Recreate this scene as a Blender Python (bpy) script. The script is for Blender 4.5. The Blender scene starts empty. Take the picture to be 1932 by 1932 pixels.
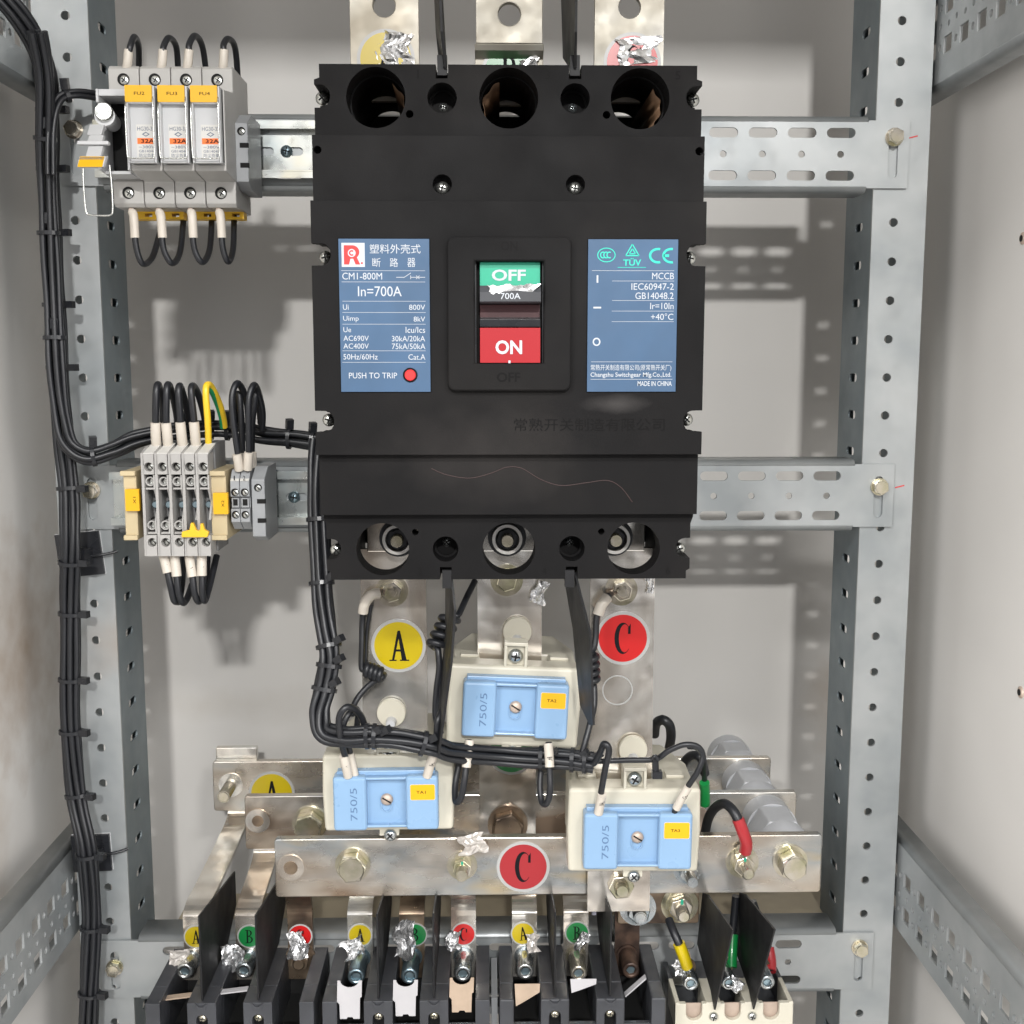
import bpy, bmesh, math, random
from mathutils import Vector, Matrix, noise
from mathutils.geometry import tessellate_polygon
random.seed(7)
S = bpy.context.scene
COL = S.collection
R = math.radians

# ------------------------------------------------------------------ camera
cd = bpy.data.cameras.new("camera"); cam = bpy.data.objects.new("camera", cd); COL.objects.link(cam)
cd.sensor_width = 36; cd.lens = 40.3; cd.clip_start = 0.01; cd.clip_end = 50
PITCH, YAW = R(7.63), R(-1.2)
cam.location = (0, 0, 0); cam.rotation_euler = (R(90) - PITCH, 0, YAW)
S.camera = cam
S.render.resolution_x = S.render.resolution_y = 1024

# ------------------------------------------------------------------ world and lamps
w = bpy.data.worlds.new("World"); S.world = w; w.use_nodes = True
wn = w.node_tree.nodes; wl = w.node_tree.links
bg = wn["Background"]
tc = wn.new("ShaderNodeTexCoord"); sp = wn.new("ShaderNodeSeparateXYZ"); rp = wn.new("ShaderNodeValToRGB")
mr = wn.new("ShaderNodeMapRange"); mr.inputs[1].default_value = -1; mr.inputs[2].default_value = 1
wl.new(tc.outputs["Generated"], sp.inputs[0]); wl.new(sp.outputs[2], mr.inputs[0]); wl.new(mr.outputs[0], rp.inputs[0])
rp.color_ramp.elements[0].color = (.13, .125, .12, 1); rp.color_ramp.elements[1].color = (.62, .65, .70, 1)
e = rp.color_ramp.elements.new(.5); e.color = (.30, .30, .31, 1)
nz_ = wn.new("ShaderNodeTexNoise"); nz_.inputs["Scale"].default_value = 2.2; nz_.inputs["Detail"].default_value = 3; wl.new(tc.outputs["Generated"], nz_.inputs[0])
r2_ = wn.new("ShaderNodeValToRGB"); r2_.color_ramp.elements[0].position = .38; r2_.color_ramp.elements[0].color = (.22, .20, .18, 1); r2_.color_ramp.elements[1].position = .62; r2_.color_ramp.elements[1].color = (1.9, 1.9, 1.9, 1)
wl.new(nz_.outputs[0], r2_.inputs[0]); mx_ = wn.new("ShaderNodeMixRGB"); mx_.blend_type = 'MULTIPLY'; mx_.inputs[0].default_value = 1
wl.new(rp.outputs[0], mx_.inputs[1]); wl.new(r2_.outputs[0], mx_.inputs[2]); wl.new(mx_.outputs[0], bg.inputs[0]); bg.inputs[1].default_value = 2.1

def area(name, loc, target, power, sx, sy, col=(1, 1, 1)):
    l = bpy.data.lights.new(name, 'AREA'); l.shape = 'RECTANGLE'; l.size = sx; l.size_y = sy; l.energy = power; l.color = col
    o = bpy.data.objects.new(name, l); COL.objects.link(o); o.location = loc
    o.rotation_euler = (Vector(target) - Vector(loc)).to_track_quat('-Z', 'Y').to_euler()
    return o
area("ceiling_lamp_middle", (0.16, -2.5, 1.28), (0, .8, -.05), 56, .18, .09, (1, .985, .96))
area("ceiling_lamp_left", (-0.95, -1.6, 1.56), (0, .8, -.05), 24, .34, .14, (1, .985, .96))
area("ceiling_lamp_right", (0.95, -1.6, 1.56), (0, .8, -.05), 20, .34, .14, (1, .985, .96))
area("fill_light_left", (-1.55, -.95, .15), (.12, .85, -.05), 30, 1.0, 1.5, (1, .975, .95))  # added soft fill to lift the cabinet interior, not a real lamp
area("fill_light_right", (1.55, -.95, .15), (-.12, .85, -.05), 30, 1.0, 1.5, (1, .975, .95))  # matching added fill from the other side, no real source there
S.view_settings.view_transform = 'Standard'; S.view_settings.look = 'None'; S.view_settings.gamma = 1
S.view_settings.exposure = 0.3
S.render.engine = 'CYCLES'

# ------------------------------------------------------------------ unprojection: picture point (1932 px wide view) at real depth Y -> world
F = 3357 / 1.5528
def q(x, y, Y):
    u, v = x - 966, y - 966
    a = F * math.cos(PITCH) - v * math.sin(PITCH); b = -v * math.cos(PITCH) - F * math.sin(PITCH)
    c, s = math.cos(YAW), math.sin(YAW)
    X = c * u - s * a; YY = s * u + c * a
    return Vector((X * Y / YY, Y, b * Y / YY))
def qz(y, Y, x=966): return q(x, y, Y).z
def qx(x, Y, y=966): return q(x, y, Y).x

# ------------------------------------------------------------------ materials
MATS = {}
def mat(name, col, rough=.5, metal=0., bump=0., bscale=200., var=0., vscale=8., var2=None, spec=.5, trans=0., rvar=0., coat=0., streak=None, scratch=False, wave=0., stains=()):
    m = bpy.data.materials.new(name); m.use_nodes = True; nt = m.node_tree; n = nt.nodes; L = nt.links
    p = n["Principled BSDF"]; p.inputs["Base Color"].default_value = (*col, 1)
    p.inputs["Roughness"].default_value = rough; p.inputs["Metallic"].default_value = metal
    p.inputs["Specular IOR Level"].default_value = spec
    if coat: p.inputs["Coat Weight"].default_value = coat; p.inputs["Coat Roughness"].default_value = .15
    if trans: p.inputs["Transmission Weight"].default_value = trans; p.inputs["IOR"].default_value = 1.3
    geo = n.new("ShaderNodeNewGeometry")
    mp = n.new("ShaderNodeMapping"); L.new(geo.outputs["Position"], mp.inputs[0])
    if streak: mp.inputs["Scale"].default_value = streak
    if var:
        t = n.new("ShaderNodeTexNoise"); t.inputs["Scale"].default_value = vscale; t.inputs["Detail"].default_value = 3; t.inputs["Roughness"].default_value = .55
        t.inputs["Distortion"].default_value = .15
        L.new(mp.outputs[0], t.inputs[0])
        r = n.new("ShaderNodeValToRGB"); r.color_ramp.elements[0].position = .33; r.color_ramp.elements[1].position = .68
        if var2:
            k = len(var2)
            r.color_ramp.elements[0].color = (*var2[0], 1); r.color_ramp.elements[1].color = (*var2[-1], 1)
            for i in range(1, k - 1):
                e = r.color_ramp.elements.new(.33 + .35 * i / (k - 1)); e.color = (*var2[i], 1)
        else:
            r.color_ramp.elements[0].color = (*[c * (1 - var) for c in col], 1); r.color_ramp.elements[1].color = (*[min(1, c * (1 + var)) for c in col], 1)
        L.new(t.outputs[0], r.inputs[0]); L.new(r.outputs[0], p.inputs["Base Color"])
    for (c_, rad, sc, st) in stains:
        src = p.inputs["Base Color"].links[0].from_socket if p.inputs["Base Color"].links else None
        m1 = n.new("ShaderNodeVectorMath"); m1.operation = 'SUBTRACT'; L.new(geo.outputs["Position"], m1.inputs[0]); m1.inputs[1].default_value = c_
        m2 = n.new("ShaderNodeVectorMath"); m2.operation = 'DIVIDE'; L.new(m1.outputs[0], m2.inputs[0]); m2.inputs[1].default_value = rad
        m3 = n.new("ShaderNodeVectorMath"); m3.operation = 'LENGTH'; L.new(m2.outputs[0], m3.inputs[0])
        nn = n.new("ShaderNodeTexNoise"); nn.inputs["Scale"].default_value = 45; nn.inputs["Detail"].default_value = 5; L.new(geo.outputs["Position"], nn.inputs[0])
        ad = n.new("ShaderNodeMath"); ad.operation = 'MULTIPLY_ADD'; L.new(nn.outputs[0], ad.inputs[0]); ad.inputs[1].default_value = 1.2; L.new(m3.outputs["Value"], ad.inputs[2])
        mr_ = n.new("ShaderNodeMapRange"); L.new(ad.outputs[0], mr_.inputs[0]); mr_.inputs[1].default_value = 1.55; mr_.inputs[2].default_value = .5; mr_.inputs[3].default_value = 0; mr_.inputs[4].default_value = st
        mx = n.new("ShaderNodeMixRGB"); L.new(mr_.outputs[0], mx.inputs[0]); mx.inputs[2].default_value = (*sc, 1)
        if src: L.new(src, mx.inputs[1])
        else: mx.inputs[1].default_value = (*col, 1)
        L.new(mx.outputs[0], p.inputs["Base Color"])
    if rvar:
        t2 = n.new("ShaderNodeTexNoise"); t2.inputs["Scale"].default_value = vscale * 3; t2.inputs["Detail"].default_value = 3
        L.new(mp.outputs[0], t2.inputs[0]); mr = n.new("ShaderNodeMapRange")
        mr.inputs[1].default_value = .3; mr.inputs[2].default_value = .7
        mr.inputs[3].default_value = max(.03, rough - rvar); mr.inputs[4].default_value = min(1, rough + rvar)
        L.new(t2.outputs[0], mr.inputs[0]); L.new(mr.outputs[0], p.inputs["Roughness"])
    if bump:
        t3 = n.new("ShaderNodeTexNoise"); t3.inputs["Scale"].default_value = bscale; t3.inputs["Detail"].default_value = 3
        L.new(geo.outputs["Position"], t3.inputs[0]); b = n.new("ShaderNodeBump"); b.inputs["Strength"].default_value = bump; b.inputs["Distance"].default_value = .00012
        h = t3.outputs[0]
        if scratch:
            t4 = n.new("ShaderNodeTexNoise"); t4.inputs["Scale"].default_value = 60; t4.inputs["Detail"].default_value = 10
            m4 = n.new("ShaderNodeMapping"); m4.inputs["Scale"].default_value = (1, 1, 14); L.new(geo.outputs["Position"], m4.inputs[0]); L.new(m4.outputs[0], t4.inputs[0])
            ad = n.new("ShaderNodeMath"); ad.operation = 'ADD'; L.new(t3.outputs[0], ad.inputs[0]); L.new(t4.outputs[0], ad.inputs[1]); h = ad.outputs[0]
        L.new(h, b.inputs["Height"]); L.new(b.outputs[0], p.inputs["Normal"])
        if wave:
            t5 = n.new("ShaderNodeTexNoise"); t5.inputs["Scale"].default_value = 28; t5.inputs["Detail"].default_value = 2; L.new(geo.outputs["Position"], t5.inputs[0])
            b5 = n.new("ShaderNodeBump"); b5.inputs["Strength"].default_value = 1; b5.inputs["Distance"].default_value = wave; L.new(t5.outputs[0], b5.inputs["Height"]); L.new(b5.outputs[0], b.inputs["Normal"])
    MATS[name] = m
    return m
mat("panel", (.61, .595, .57), .42, 0, .12, 900, .05, 5, rvar=.06, stains=[(tuple(q(1570, 1320, .925)), (.03, .03, .05), (.33, .24, .16), .5), (tuple(q(470, 1330, .925)), (.10, .05, .02), (.40, .36, .30), .3)])
mat("side_panel_paint", (.66, .64, .61), .45, 0, .12, 900, .06, 4, rvar=.06)
mat("left_panel_paint", (.70, .68, .65), .45, 0, .12, 900, .06, 4, rvar=.06, stains=[((-.32, .775, -.20), (.05, .09, .10), (.30, .20, .12), .75), ((-.32, .70, -.30), (.05, .05, .12), (.38, .28, .19), .45)])
mat("galv", (.36, .378, .382), .42, .45, .1, 300, .10, 22, var2=[(.30, .322, .33), (.36, .378, .382), (.41, .426, .428)], rvar=.08, stains=[(tuple(q(225, 1215, .757)), (.030, .02, .030), (.32, .25, .19), .6)])
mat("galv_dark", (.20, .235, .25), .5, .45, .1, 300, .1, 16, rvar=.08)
mat("zinc", (.6, .61, .59), .30, .8, .05, 300, .1, 22, var2=[(.38, .42, .42), (.52, .53, .50), (.56, .52, .40)], rvar=.1)
mat("tin", (.62, .57, .50), .27, .85, .12, 180, .3, 15, streak=(.6, 1, 1.6), var2=[(.34, .25, .18), (.54, .47, .39), (.62, .58, .52), (.46, .48, .48), (.60, .50, .33)], rvar=.12, scratch=True, wave=.0012)
mat("tin_clean", (.72, .66, .57), .20, .85, .1, 150, .2, 15, var2=[(.56, .47, .38), (.72, .66, .58), (.82, .79, .73), (.68, .68, .66)], rvar=.08, scratch=True, wave=.0022, streak=(1, 1, .55))
mat("tin_top", (.52, .49, .42), .55, .45, .12, 180, .3, 22, var2=[(.40, .36, .29), (.52, .49, .42), (.58, .56, .51)], rvar=.1, scratch=True, wave=.0012)
mat("tin_brown", (.34, .25, .18), .38, .85, .15, 200, .3, 30, var2=[(.10, .075, .06), (.36, .27, .19), (.55, .46, .36)], rvar=.15)
mat("sooty", (.05, .035, .028), .45, .5, .2, 200, .5, 60, var2=[(.02, .015, .012), (.07, .045, .035), (.16, .10, .07)], rvar=.15)
mat("black_plastic", (.0095, .0090, .0092), .60, 0, .4, 1500, .2, 12, var2=[(.007, .0068, .0071), (.0095, .009, .0092), (.0135, .0125, .012)], spec=.11, rvar=.07, stains=[(tuple(q(1160, 762, .625)), (.022, .02, .006), (.075, .07, .068), .6), (tuple(q(905, 860, .625)), (.07, .02, .03), (.040, .036, .034), .5)])
mat("black_shiny", (.016, .017, .020), .30, 0, .06, 600, .2, 20, spec=.5, rvar=.08)
mat("grey_black", (.042, .044, .050), .42, 0, .15, 700, .25, 25, spec=.45, rvar=.1)
mat("barrier", (.012, .012, .013), .55, 0, .04, 200, .3, 20, spec=.3, rvar=.08)
mat("cavity", (.006, .006, .006), .9)
mat("emboss", (.004, .004, .004), .8, spec=.1)
mat("wire_black", (.013, .014, .017), .40, 0, .05, 500, .1, 30, spec=.5)
mat("wire_yellow", (.78, .52, .03), .35)
mat("wire_green", (.01, .25, .09), .35)
mat("cream", (.55, .52, .43), .38, 0, .06, 400, .04, 20, rvar=.05)
mat("cream_shadow", (.66, .62, .50), .4, 0, .06, 400, .05, 20)
mat("beige", (.50, .41, .25), .5, 0, .08, 500, .06, 30)
mat("sky_blue", (.225, .36, .535), .30, 0, 0, 60, .04, 18, spec=.5, rvar=.05)
mat("plate_blue", (.042, .095, .18), .55, 0, .04, 500, .08, 30, rvar=.06)
mat("white_print", (.48, .51, .55), .5)
mat("green_print", (.02, .55, .42), .5)
mat("yellow_label", (.70, .385, .006), .42)
mat("sticker_yellow", (.56, .42, .006), .3, coat=.3)
mat("sticker_green", (.008, .24, .055), .3, coat=.3)
mat("sticker_red", (.54, .014, .014), .3, coat=.3)
mat("sticker_edge", (.42, .42, .41), .35, coat=.3)
mat("ink", (.008, .008, .010), .6, spec=.15)
mat("emboss_faint", (.0048, .0045, .0045), .6, spec=.12)
mat("ink_grey", (.09, .12, .18), .5)
mat("print_blue", (.085, .16, .29), .5)
mat("toggle_green", (.02, .36, .22), .35)
mat("toggle_red", (.34, .012, .018), .45, spec=.3)
mat("sticker_red_dull", (.36, .022, .028), .35, coat=.2)  # sticker red darkened: shade on the front busbar's C sticker put into colour
mat("trip_red", (.75, .03, .03), .35)
mat("dark_red", (.05, .008, .010), .4)
mat("orange_print", (.80, .16, .02), .45)
mat("fu_white", (.50, .505, .51), .36, 0, .06, 400, .04, 40)
mat("fu_body", (.42, .41, .39), .42, 0, .06, 400, .05, 40)
mat("terminal_grey", (.37, .36, .345), .45, 0, .08, 500, .06, 50)
mat("terminal_dark", (.20, .20, .20), .5, 0, .08, 500, .2, 60)
mat("clamp_grey", (.30, .31, .32), .45, 0, .08, 500, .08, 50)
mat("marker_white", (.58, .57, .54), .45)
mat("sleeve", (.58, .53, .46), .45, 0, .05, 300, .04, 60)
mat("jumper", (.80, .47, .02), .45)
mat("ring_bright", (.72, .70, .66), .35, .5, 0, 100, .05, 40)
mat("screw", (.60, .61, .58), .24, .95, .1, 400, .2, 150, rvar=.1)
mat("screw_blue", (.30, .40, .45), .3, .9, .05, 400, .2, 100)
mat("bolt_yellow", (.60, .54, .42), .19, .85, .12, 300, .2, 60, var2=[(.50, .48, .32), (.64, .59, .47), (.72, .67, .60)], rvar=.06)
mat("bolt_steel", (.50, .53, .54), .24, .92, .1, 300, .2, 60, var2=[(.34, .40, .43), (.55, .57, .57), (.66, .66, .62)], rvar=.12)
mat("brass", (.50, .40, .33), .5, .4, .05, 300, .1, 90)
mat("foil", (.86, .86, .86), .26, .9, .5, 160, .05, 60, rvar=.08)
mat("film", (.62, .58, .54), .2, .3, .4, 160, .1, 60)
mat("resin_grey", (.48, .49, .51), .38, 0, .08, 300, .08, 30, rvar=.08)
mat("card_white", (.44, .43, .44), .6, 0, .05, 300, .03, 60)
mat("card_tan", (.38, .29, .215), .65, 0, .08, 300, .15, 60)
mat("paper_brown", (.22, .13, .075), .6, 0, .1, 300, .35, 40)
mat("mark_green", (.01, .32, .20), .5)
mat("mark_red", (.55, .05, .05), .6)
mat("wax_red", (.034, .017, .016), .5)
mat("lavender", (.62, .62, .74), .5)
mat("shelf_edge", (.42, .36, .26), .45, .3, .1, 300, .15, 20)

# ------------------------------------------------------------------ mesh builder
def wloc(o):
    v = Vector((0, 0, 0))
    while o: v = v + o.location; o = o.parent
    return v
class MB:
    def __init__(s): s.v = []; s.f = []; s.m = []; s.sm = []; s.names = []
    def mi(s, m):
        if m not in s.names: s.names.append(m)
        return s.names.index(m)
    def add(s, vs, fs, m, smooth=False, M=None):
        b = len(s.v); k = s.mi(m)
        for v in vs: v = Vector(v); s.v.append(M @ v if M else v)
        for f in fs: s.f.append([b + i for i in f]); s.m.append(k); s.sm.append(smooth)
        return s
    def box(s, x0, x1, y0, y1, z0, z1, m, M=None):
        vs = [(x, y, z) for x in (x0, x1) for y in (y0, y1) for z in (z0, z1)]
        return s.add(vs, [(0, 1, 3, 2), (4, 6, 7, 5), (0, 4, 5, 1), (2, 3, 7, 6), (0, 2, 6, 4), (1, 5, 7, 3)], m, False, M)
    def prism(s, outer, y0, y1, m, holes=(), axis='Y', M=None, smooth_sides=False):
        loops = [list(outer)] + [list(h) for h in holes]
        def P(a, b, d): return (a, d, b) if axis == 'Y' else ((d, a, b) if axis == 'X' else (a, b, d))
        if holes: tris = tessellate_polygon([[Vector((a, b, 0)) for a, b in l] for l in loops])
        else: tris = [tuple(range(len(outer)))] if len(outer) < 5 else tessellate_polygon([[Vector((a, b, 0)) for a, b in loops[0]]])
        flat = [p for l in loops for p in l]; n = len(flat)
        vs = [P(a, b, y0) for a, b in flat] + [P(a, b, y1) for a, b in flat]
        fs = [tuple(t) for t in tris] + [tuple(i + n for i in reversed(t)) for t in tris]
        s.add(vs, fs, m, False, M)
        base = len(s.v) - 2 * n; k = s.mi(m); o = 0
        for l in loops:
            c = len(l)
            for i in range(c):
                j = (i + 1) % c
                s.f.append([base + o + i, base + o + j, base + n + o + j, base + n + o + i]); s.m.append(k); s.sm.append(smooth_sides)
            o += c
        return s
    def lathe(s, prof, m, c, axis='Y', seg=28, M=None, smooth=True):
        # prof: list of (r, d) along axis from c
        vs = []; fs = []
        for r, d in prof:
            for i in range(seg):
                a = 2 * math.pi * i / seg; u, v = r * math.cos(a), r * math.sin(a)
                if axis == 'Y': vs.append((c[0] + u, c[1] + d, c[2] + v))
                elif axis == 'X': vs.append((c[0] + d, c[1] + u, c[2] + v))
                else: vs.append((c[0] + u, c[1] + v, c[2] + d))
        for k in range(len(prof) - 1):
            for i in range(seg):
                j = (i + 1) % seg; fs.append((k * seg + i, k * seg + j, (k + 1) * seg + j, (k + 1) * seg + i))
        s.add(vs, fs, m, smooth, M)
        s.add([vs[i] for i in range(seg)], [tuple(range(seg))], m, False, M)
        s.add([vs[(len(prof) - 1) * seg + i] for i in range(seg)], [tuple(reversed(range(seg)))], m, False, M)
        return s
    def cyl(s, x, z, y0, y1, r, m, seg=28, M=None): return s.lathe([(r, y0), (r, y1)], m, (x, 0, z), 'Y', seg, M)
    def hexa(s, x, z, y0, y1, r, m, rot=0, M=None):
        return s.prism([(x + r * math.cos(rot + i * math.pi / 3), z + r * math.sin(rot + i * math.pi / 3)) for i in range(6)], y0, y1, m, M=M)
    def tube(s, pts, r, m, seg=10, closed=False, smooth=True, sub=6, rx=None):
        pts = [Vector(p) for p in pts]
        P = spline(pts, sub, closed)
        n = len(P); T = []
        for i in range(n):
            a = P[(i - 1) % n] if (closed or i > 0) else P[i]; b = P[(i + 1) % n] if (closed or i < n - 1) else P[i]
            T.append((b - a).normalized())
        ref = Vector((0, 1, 0)) if abs(T[0].y) < .9 else Vector((1, 0, 0))
        N = (ref - T[0] * ref.dot(T[0])).normalized(); vs = []; fs = []
        for i in range(n):
            N = (N - T[i] * N.dot(T[i])).normalized(); B = T[i].cross(N)
            for k in range(seg):
                a = 2 * math.pi * k / seg; vs.append(P[i] + (rx or r) * math.cos(a) * N + r * math.sin(a) * B)
        for i in range(n if closed else n - 1):
            for k in range(seg):
                j = (k + 1) % seg; i2 = (i + 1) % n; fs.append((i * seg + k, i * seg + j, i2 * seg + j, i2 * seg + k))
        s.add(vs, fs, m, smooth)
        if not closed:
            s.add(vs[:seg], [tuple(reversed(range(seg)))], m); s.add(vs[-seg:], [tuple(range(seg))], m)
        return s
    def text(s, t, x0, x1, z0, z1, y, m, rot=0, bold=0., fit=True, M=None, ext=0.):
        me = text_mesh(t, bold)
        if not me: return s
        vs = [Vector(v) for v in me[0]]
        if rot:
            Rm = Matrix.Rotation(rot, 3, 'Z'); vs = [Rm @ v for v in vs]
        ax0 = min(v.x for v in vs); ax1 = max(v.x for v in vs); az0 = min(v.y for v in vs); az1 = max(v.y for v in vs)
        sx = (x1 - x0) / max(1e-6, ax1 - ax0); sz = (z1 - z0) / max(1e-6, az1 - az0)
        out = [(x0 + (v.x - ax0) * sx, y, z0 + (v.y - az0) * sz) for v in vs]
        return s.add(out, me[1], m, False, M)
    def qtext(s, t, a, b, Y, m, fr=None, **k):
        # a, b: top-left and bottom-right of the lettering in picture coordinates of frame fr
        if fr: a = fr(*a); b = fr(*b)
        A = q(a[0], a[1], Y); B = q(b[0], b[1], Y)
        return s.text(t, A.x, B.x, B.z, A.z, Y, m, **k)
    def build(s, name, parent=None, bevel=0., origin=None, seg=2, solid=0.):
        me = bpy.data.meshes.new(name)
        base = wloc(parent) if parent else Vector((0, 0, 0))
        if origin is not None: org = Vector(origin)
        elif parent: org = base
        else:
            xs = [v[0] for v in s.v]; ys = [v[1] for v in s.v]; zs = [v[2] for v in s.v]
            org = Vector(((min(xs) + max(xs)) / 2, (min(ys) + max(ys)) / 2, min(zs)))
        me.from_pydata([tuple(Vector(v) - org) for v in s.v], [], s.f)
        for nme in s.names: me.materials.append(MATS[nme])
        me.polygons.foreach_set("material_index", s.m); me.polygons.foreach_set("use_smooth", s.sm)
        bm = bmesh.new(); bm.from_mesh(me)
        if bevel:
            bmesh.ops.dissolve_limit(bm, angle_limit=R(.5), verts=bm.verts, edges=bm.edges, delimit={'MATERIAL'})
        bmesh.ops.recalc_face_normals(bm, faces=bm.faces); bm.to_mesh(me); bm.free()
        o = bpy.data.objects.new(name, me); COL.objects.link(o)
        if parent: o.parent = parent
        o.location = org - base
        if bevel:
            b = o.modifiers.new("bevel", 'BEVEL'); b.width = bevel; b.segments = seg; b.limit_method = 'ANGLE'; b.angle_limit = R(40); b.use_clamp_overlap = True
        if solid:
            d = o.modifiers.new("solid", 'SOLIDIFY'); d.thickness = solid
        return o
def spline(pts, sub, closed=False):
    if len(pts) < 3 or sub < 2: return pts
    out = []; n = len(pts)
    for i in range(n if closed else n - 1):
        g = lambda k: pts[k % n] if closed else pts[max(0, min(n - 1, k))]
        p0, p1, p2, p3 = g(i - 1), g(i), g(i + 1), g(i + 2)
        for k in range(sub):
            t = k / sub
            out.append(.5 * ((2 * p1) + (p2 - p0) * t + (2 * p0 - 5 * p1 + 4 * p2 - p3) * t * t + (3 * p1 - p0 - 3 * p2 + p3) * t ** 3))
    if not closed: out.append(pts[-1])
    return out
_tc = {}
def text_mesh(t, bold=0.):
    k = (t, bold)
    if k not in _tc:
        c = bpy.data.curves.new("lettering_curve", 'FONT'); c.body = t; c.offset = bold; c.resolution_u = 3
        o = bpy.data.objects.new("lettering_curve", c); COL.objects.link(o)
        dg = bpy.context.evaluated_depsgraph_get(); dg.update()
        me = bpy.data.meshes.new_from_object(o.evaluated_get(dg))
        _tc[k] = ([tuple(v.co) for v in me.vertices], [tuple(p.vertices) for p in me.polygons]) if len(me.vertices) else None
        bpy.data.meshes.remove(me); bpy.data.objects.remove(o); bpy.data.curves.remove(c)
    return _tc[k]
def circ(x, z, r, n=28, ry=None): return [(x + r * math.cos(2 * math.pi * i / n), z + (ry or r) * math.sin(2 * math.pi * i / n)) for i in range(n)]
def slot(x, z, w, h, n=8):
    r = min(w, h) / 2; out = []
    if w >= h:
        for i in range(n + 1): a = -math.pi / 2 + math.pi * i / n; out.append((x + w / 2 - r + r * math.cos(a), z + r * math.sin(a)))
        for i in range(n + 1): a = math.pi / 2 + math.pi * i / n; out.append((x - w / 2 + r + r * math.cos(a), z + r * math.sin(a)))
    else:
        for i in range(n + 1): a = math.pi * i / n; out.append((x + r * math.cos(a), z + h / 2 - r + r * math.sin(a)))
        for i in range(n + 1): a = math.pi + math.pi * i / n; out.append((x + r * math.cos(a), z - h / 2 + r + r * math.sin(a)))
    return out
def rrect(x0, x1, z0, z1, r, n=4):
    out = []
    for cx, cz, a0 in ((x1 - r, z1 - r, 0), (x0 + r, z1 - r, 90), (x0 + r, z0 + r, 180), (x1 - r, z0 + r, 270)):
        for i in range(n + 1): a = R(a0 + 90 * i / n); out.append((cx + r * math.cos(a), cz + r * math.sin(a)))
    return out
def rect(x0, x1, z0, z1): return [(x0, z0), (x1, z0), (x1, z1), (x0, z1)]
def tag(o, label=None, cat=None, group=None, kind=None):
    if label: o['label'] = label
    if cat: o['category'] = cat
    if group: o['group'] = group
    if kind: o['kind'] = kind
    return o
def thing(name, loc, label, cat, group=None):
    o = bpy.data.objects.new(name, None); o.empty_display_size = .01; COL.objects.link(o); o.location = loc
    return tag(o, label, cat, group)
def frame(x0, y0, x1, y1, W):  # zoom-crop coordinates -> 1932 px picture coordinates
    s = W / (x1 - x0)
    return lambda x, y: ((x0 + x / s) * .644, (y0 + y / s) * .644)
def flat(P, m): # polygon of world points used as sheet
    return P

# serif phase letters in a unit box
def letter(mb, ch, cx, cz, w, h, y, m, rot=0, M=None):
    def arc(cx_, cz_, rx, rz, a0, a1, n=18): return [(cx_ + rx * math.cos(R(a0 + (a1 - a0) * i / n)), cz_ + rz * math.sin(R(a0 + (a1 - a0) * i / n))) for i in range(n + 1)]
    if ch == 'A':
        P = [[(.18, .03), (.29, .03), (.55, .88), (.46, 1)], [(.46, 1), (.58, 1), (.88, .03), (.65, .03)], [(.3, .31), (.72, .31), (.71, .38), (.32, .38)],
             [(.06, 0), (.40, 0), (.40, .04), (.06, .04)], [(.56, 0), (1, 0), (1, .04), (.56, .04)]]
    elif ch == 'C':
        P = [arc(.5, .5, .42, .5, 42, 318) + arc(.59, .5, .29, .445, 312, 48), [(.75, .64), (.88, .64), (.88, .97), (.75, .84)]]
    else:
        P = [[(.2, 0), (.36, 0), (.36, 1), (.2, 1)], arc(.36, .76, .40, .24, -90, 90) + arc(.36, .76, .24, .20, 90, -90),
             arc(.36, .27, .48, .27, -90, 90) + arc(.36, .27, .32, .22, 90, -90), [(.06, 0), (.2, 0), (.2, .05), (.06, .05)], [(.06, .95), (.2, .95), (.2, 1), (.06, 1)]]
    c, s_ = math.cos(rot), math.sin(rot)
    for i, p in enumerate(P):
        pp = []
        for a, b in p:
            u, v = (a - .5) * w, (b - .5) * h; pp.append((cx + u * c - v * s_, cz + u * s_ + v * c))
        mb.prism(pp, y - .00002 * (i + 1), y + .0001, m, M=M)
def sticker(parent, ch, x, z, y, r, colr, lab, rot=0, lw=.72, lh=1.28, M=None, name="phase_sticker"):
    mb = MB(); mb.prism(circ(x, z, r * 1.13, 40), y - .00025, y + .0001, "sticker_edge", M=M)
    mb.prism(circ(x, z, r, 40), y - .00040, y - .0001, colr, M=M)
    letter(mb, ch, x, z, r * lw * 1.2, r * lh, y - .00045, "ink", rot, M=M)
    return tag(mb.build(name, parent), lab)

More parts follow.
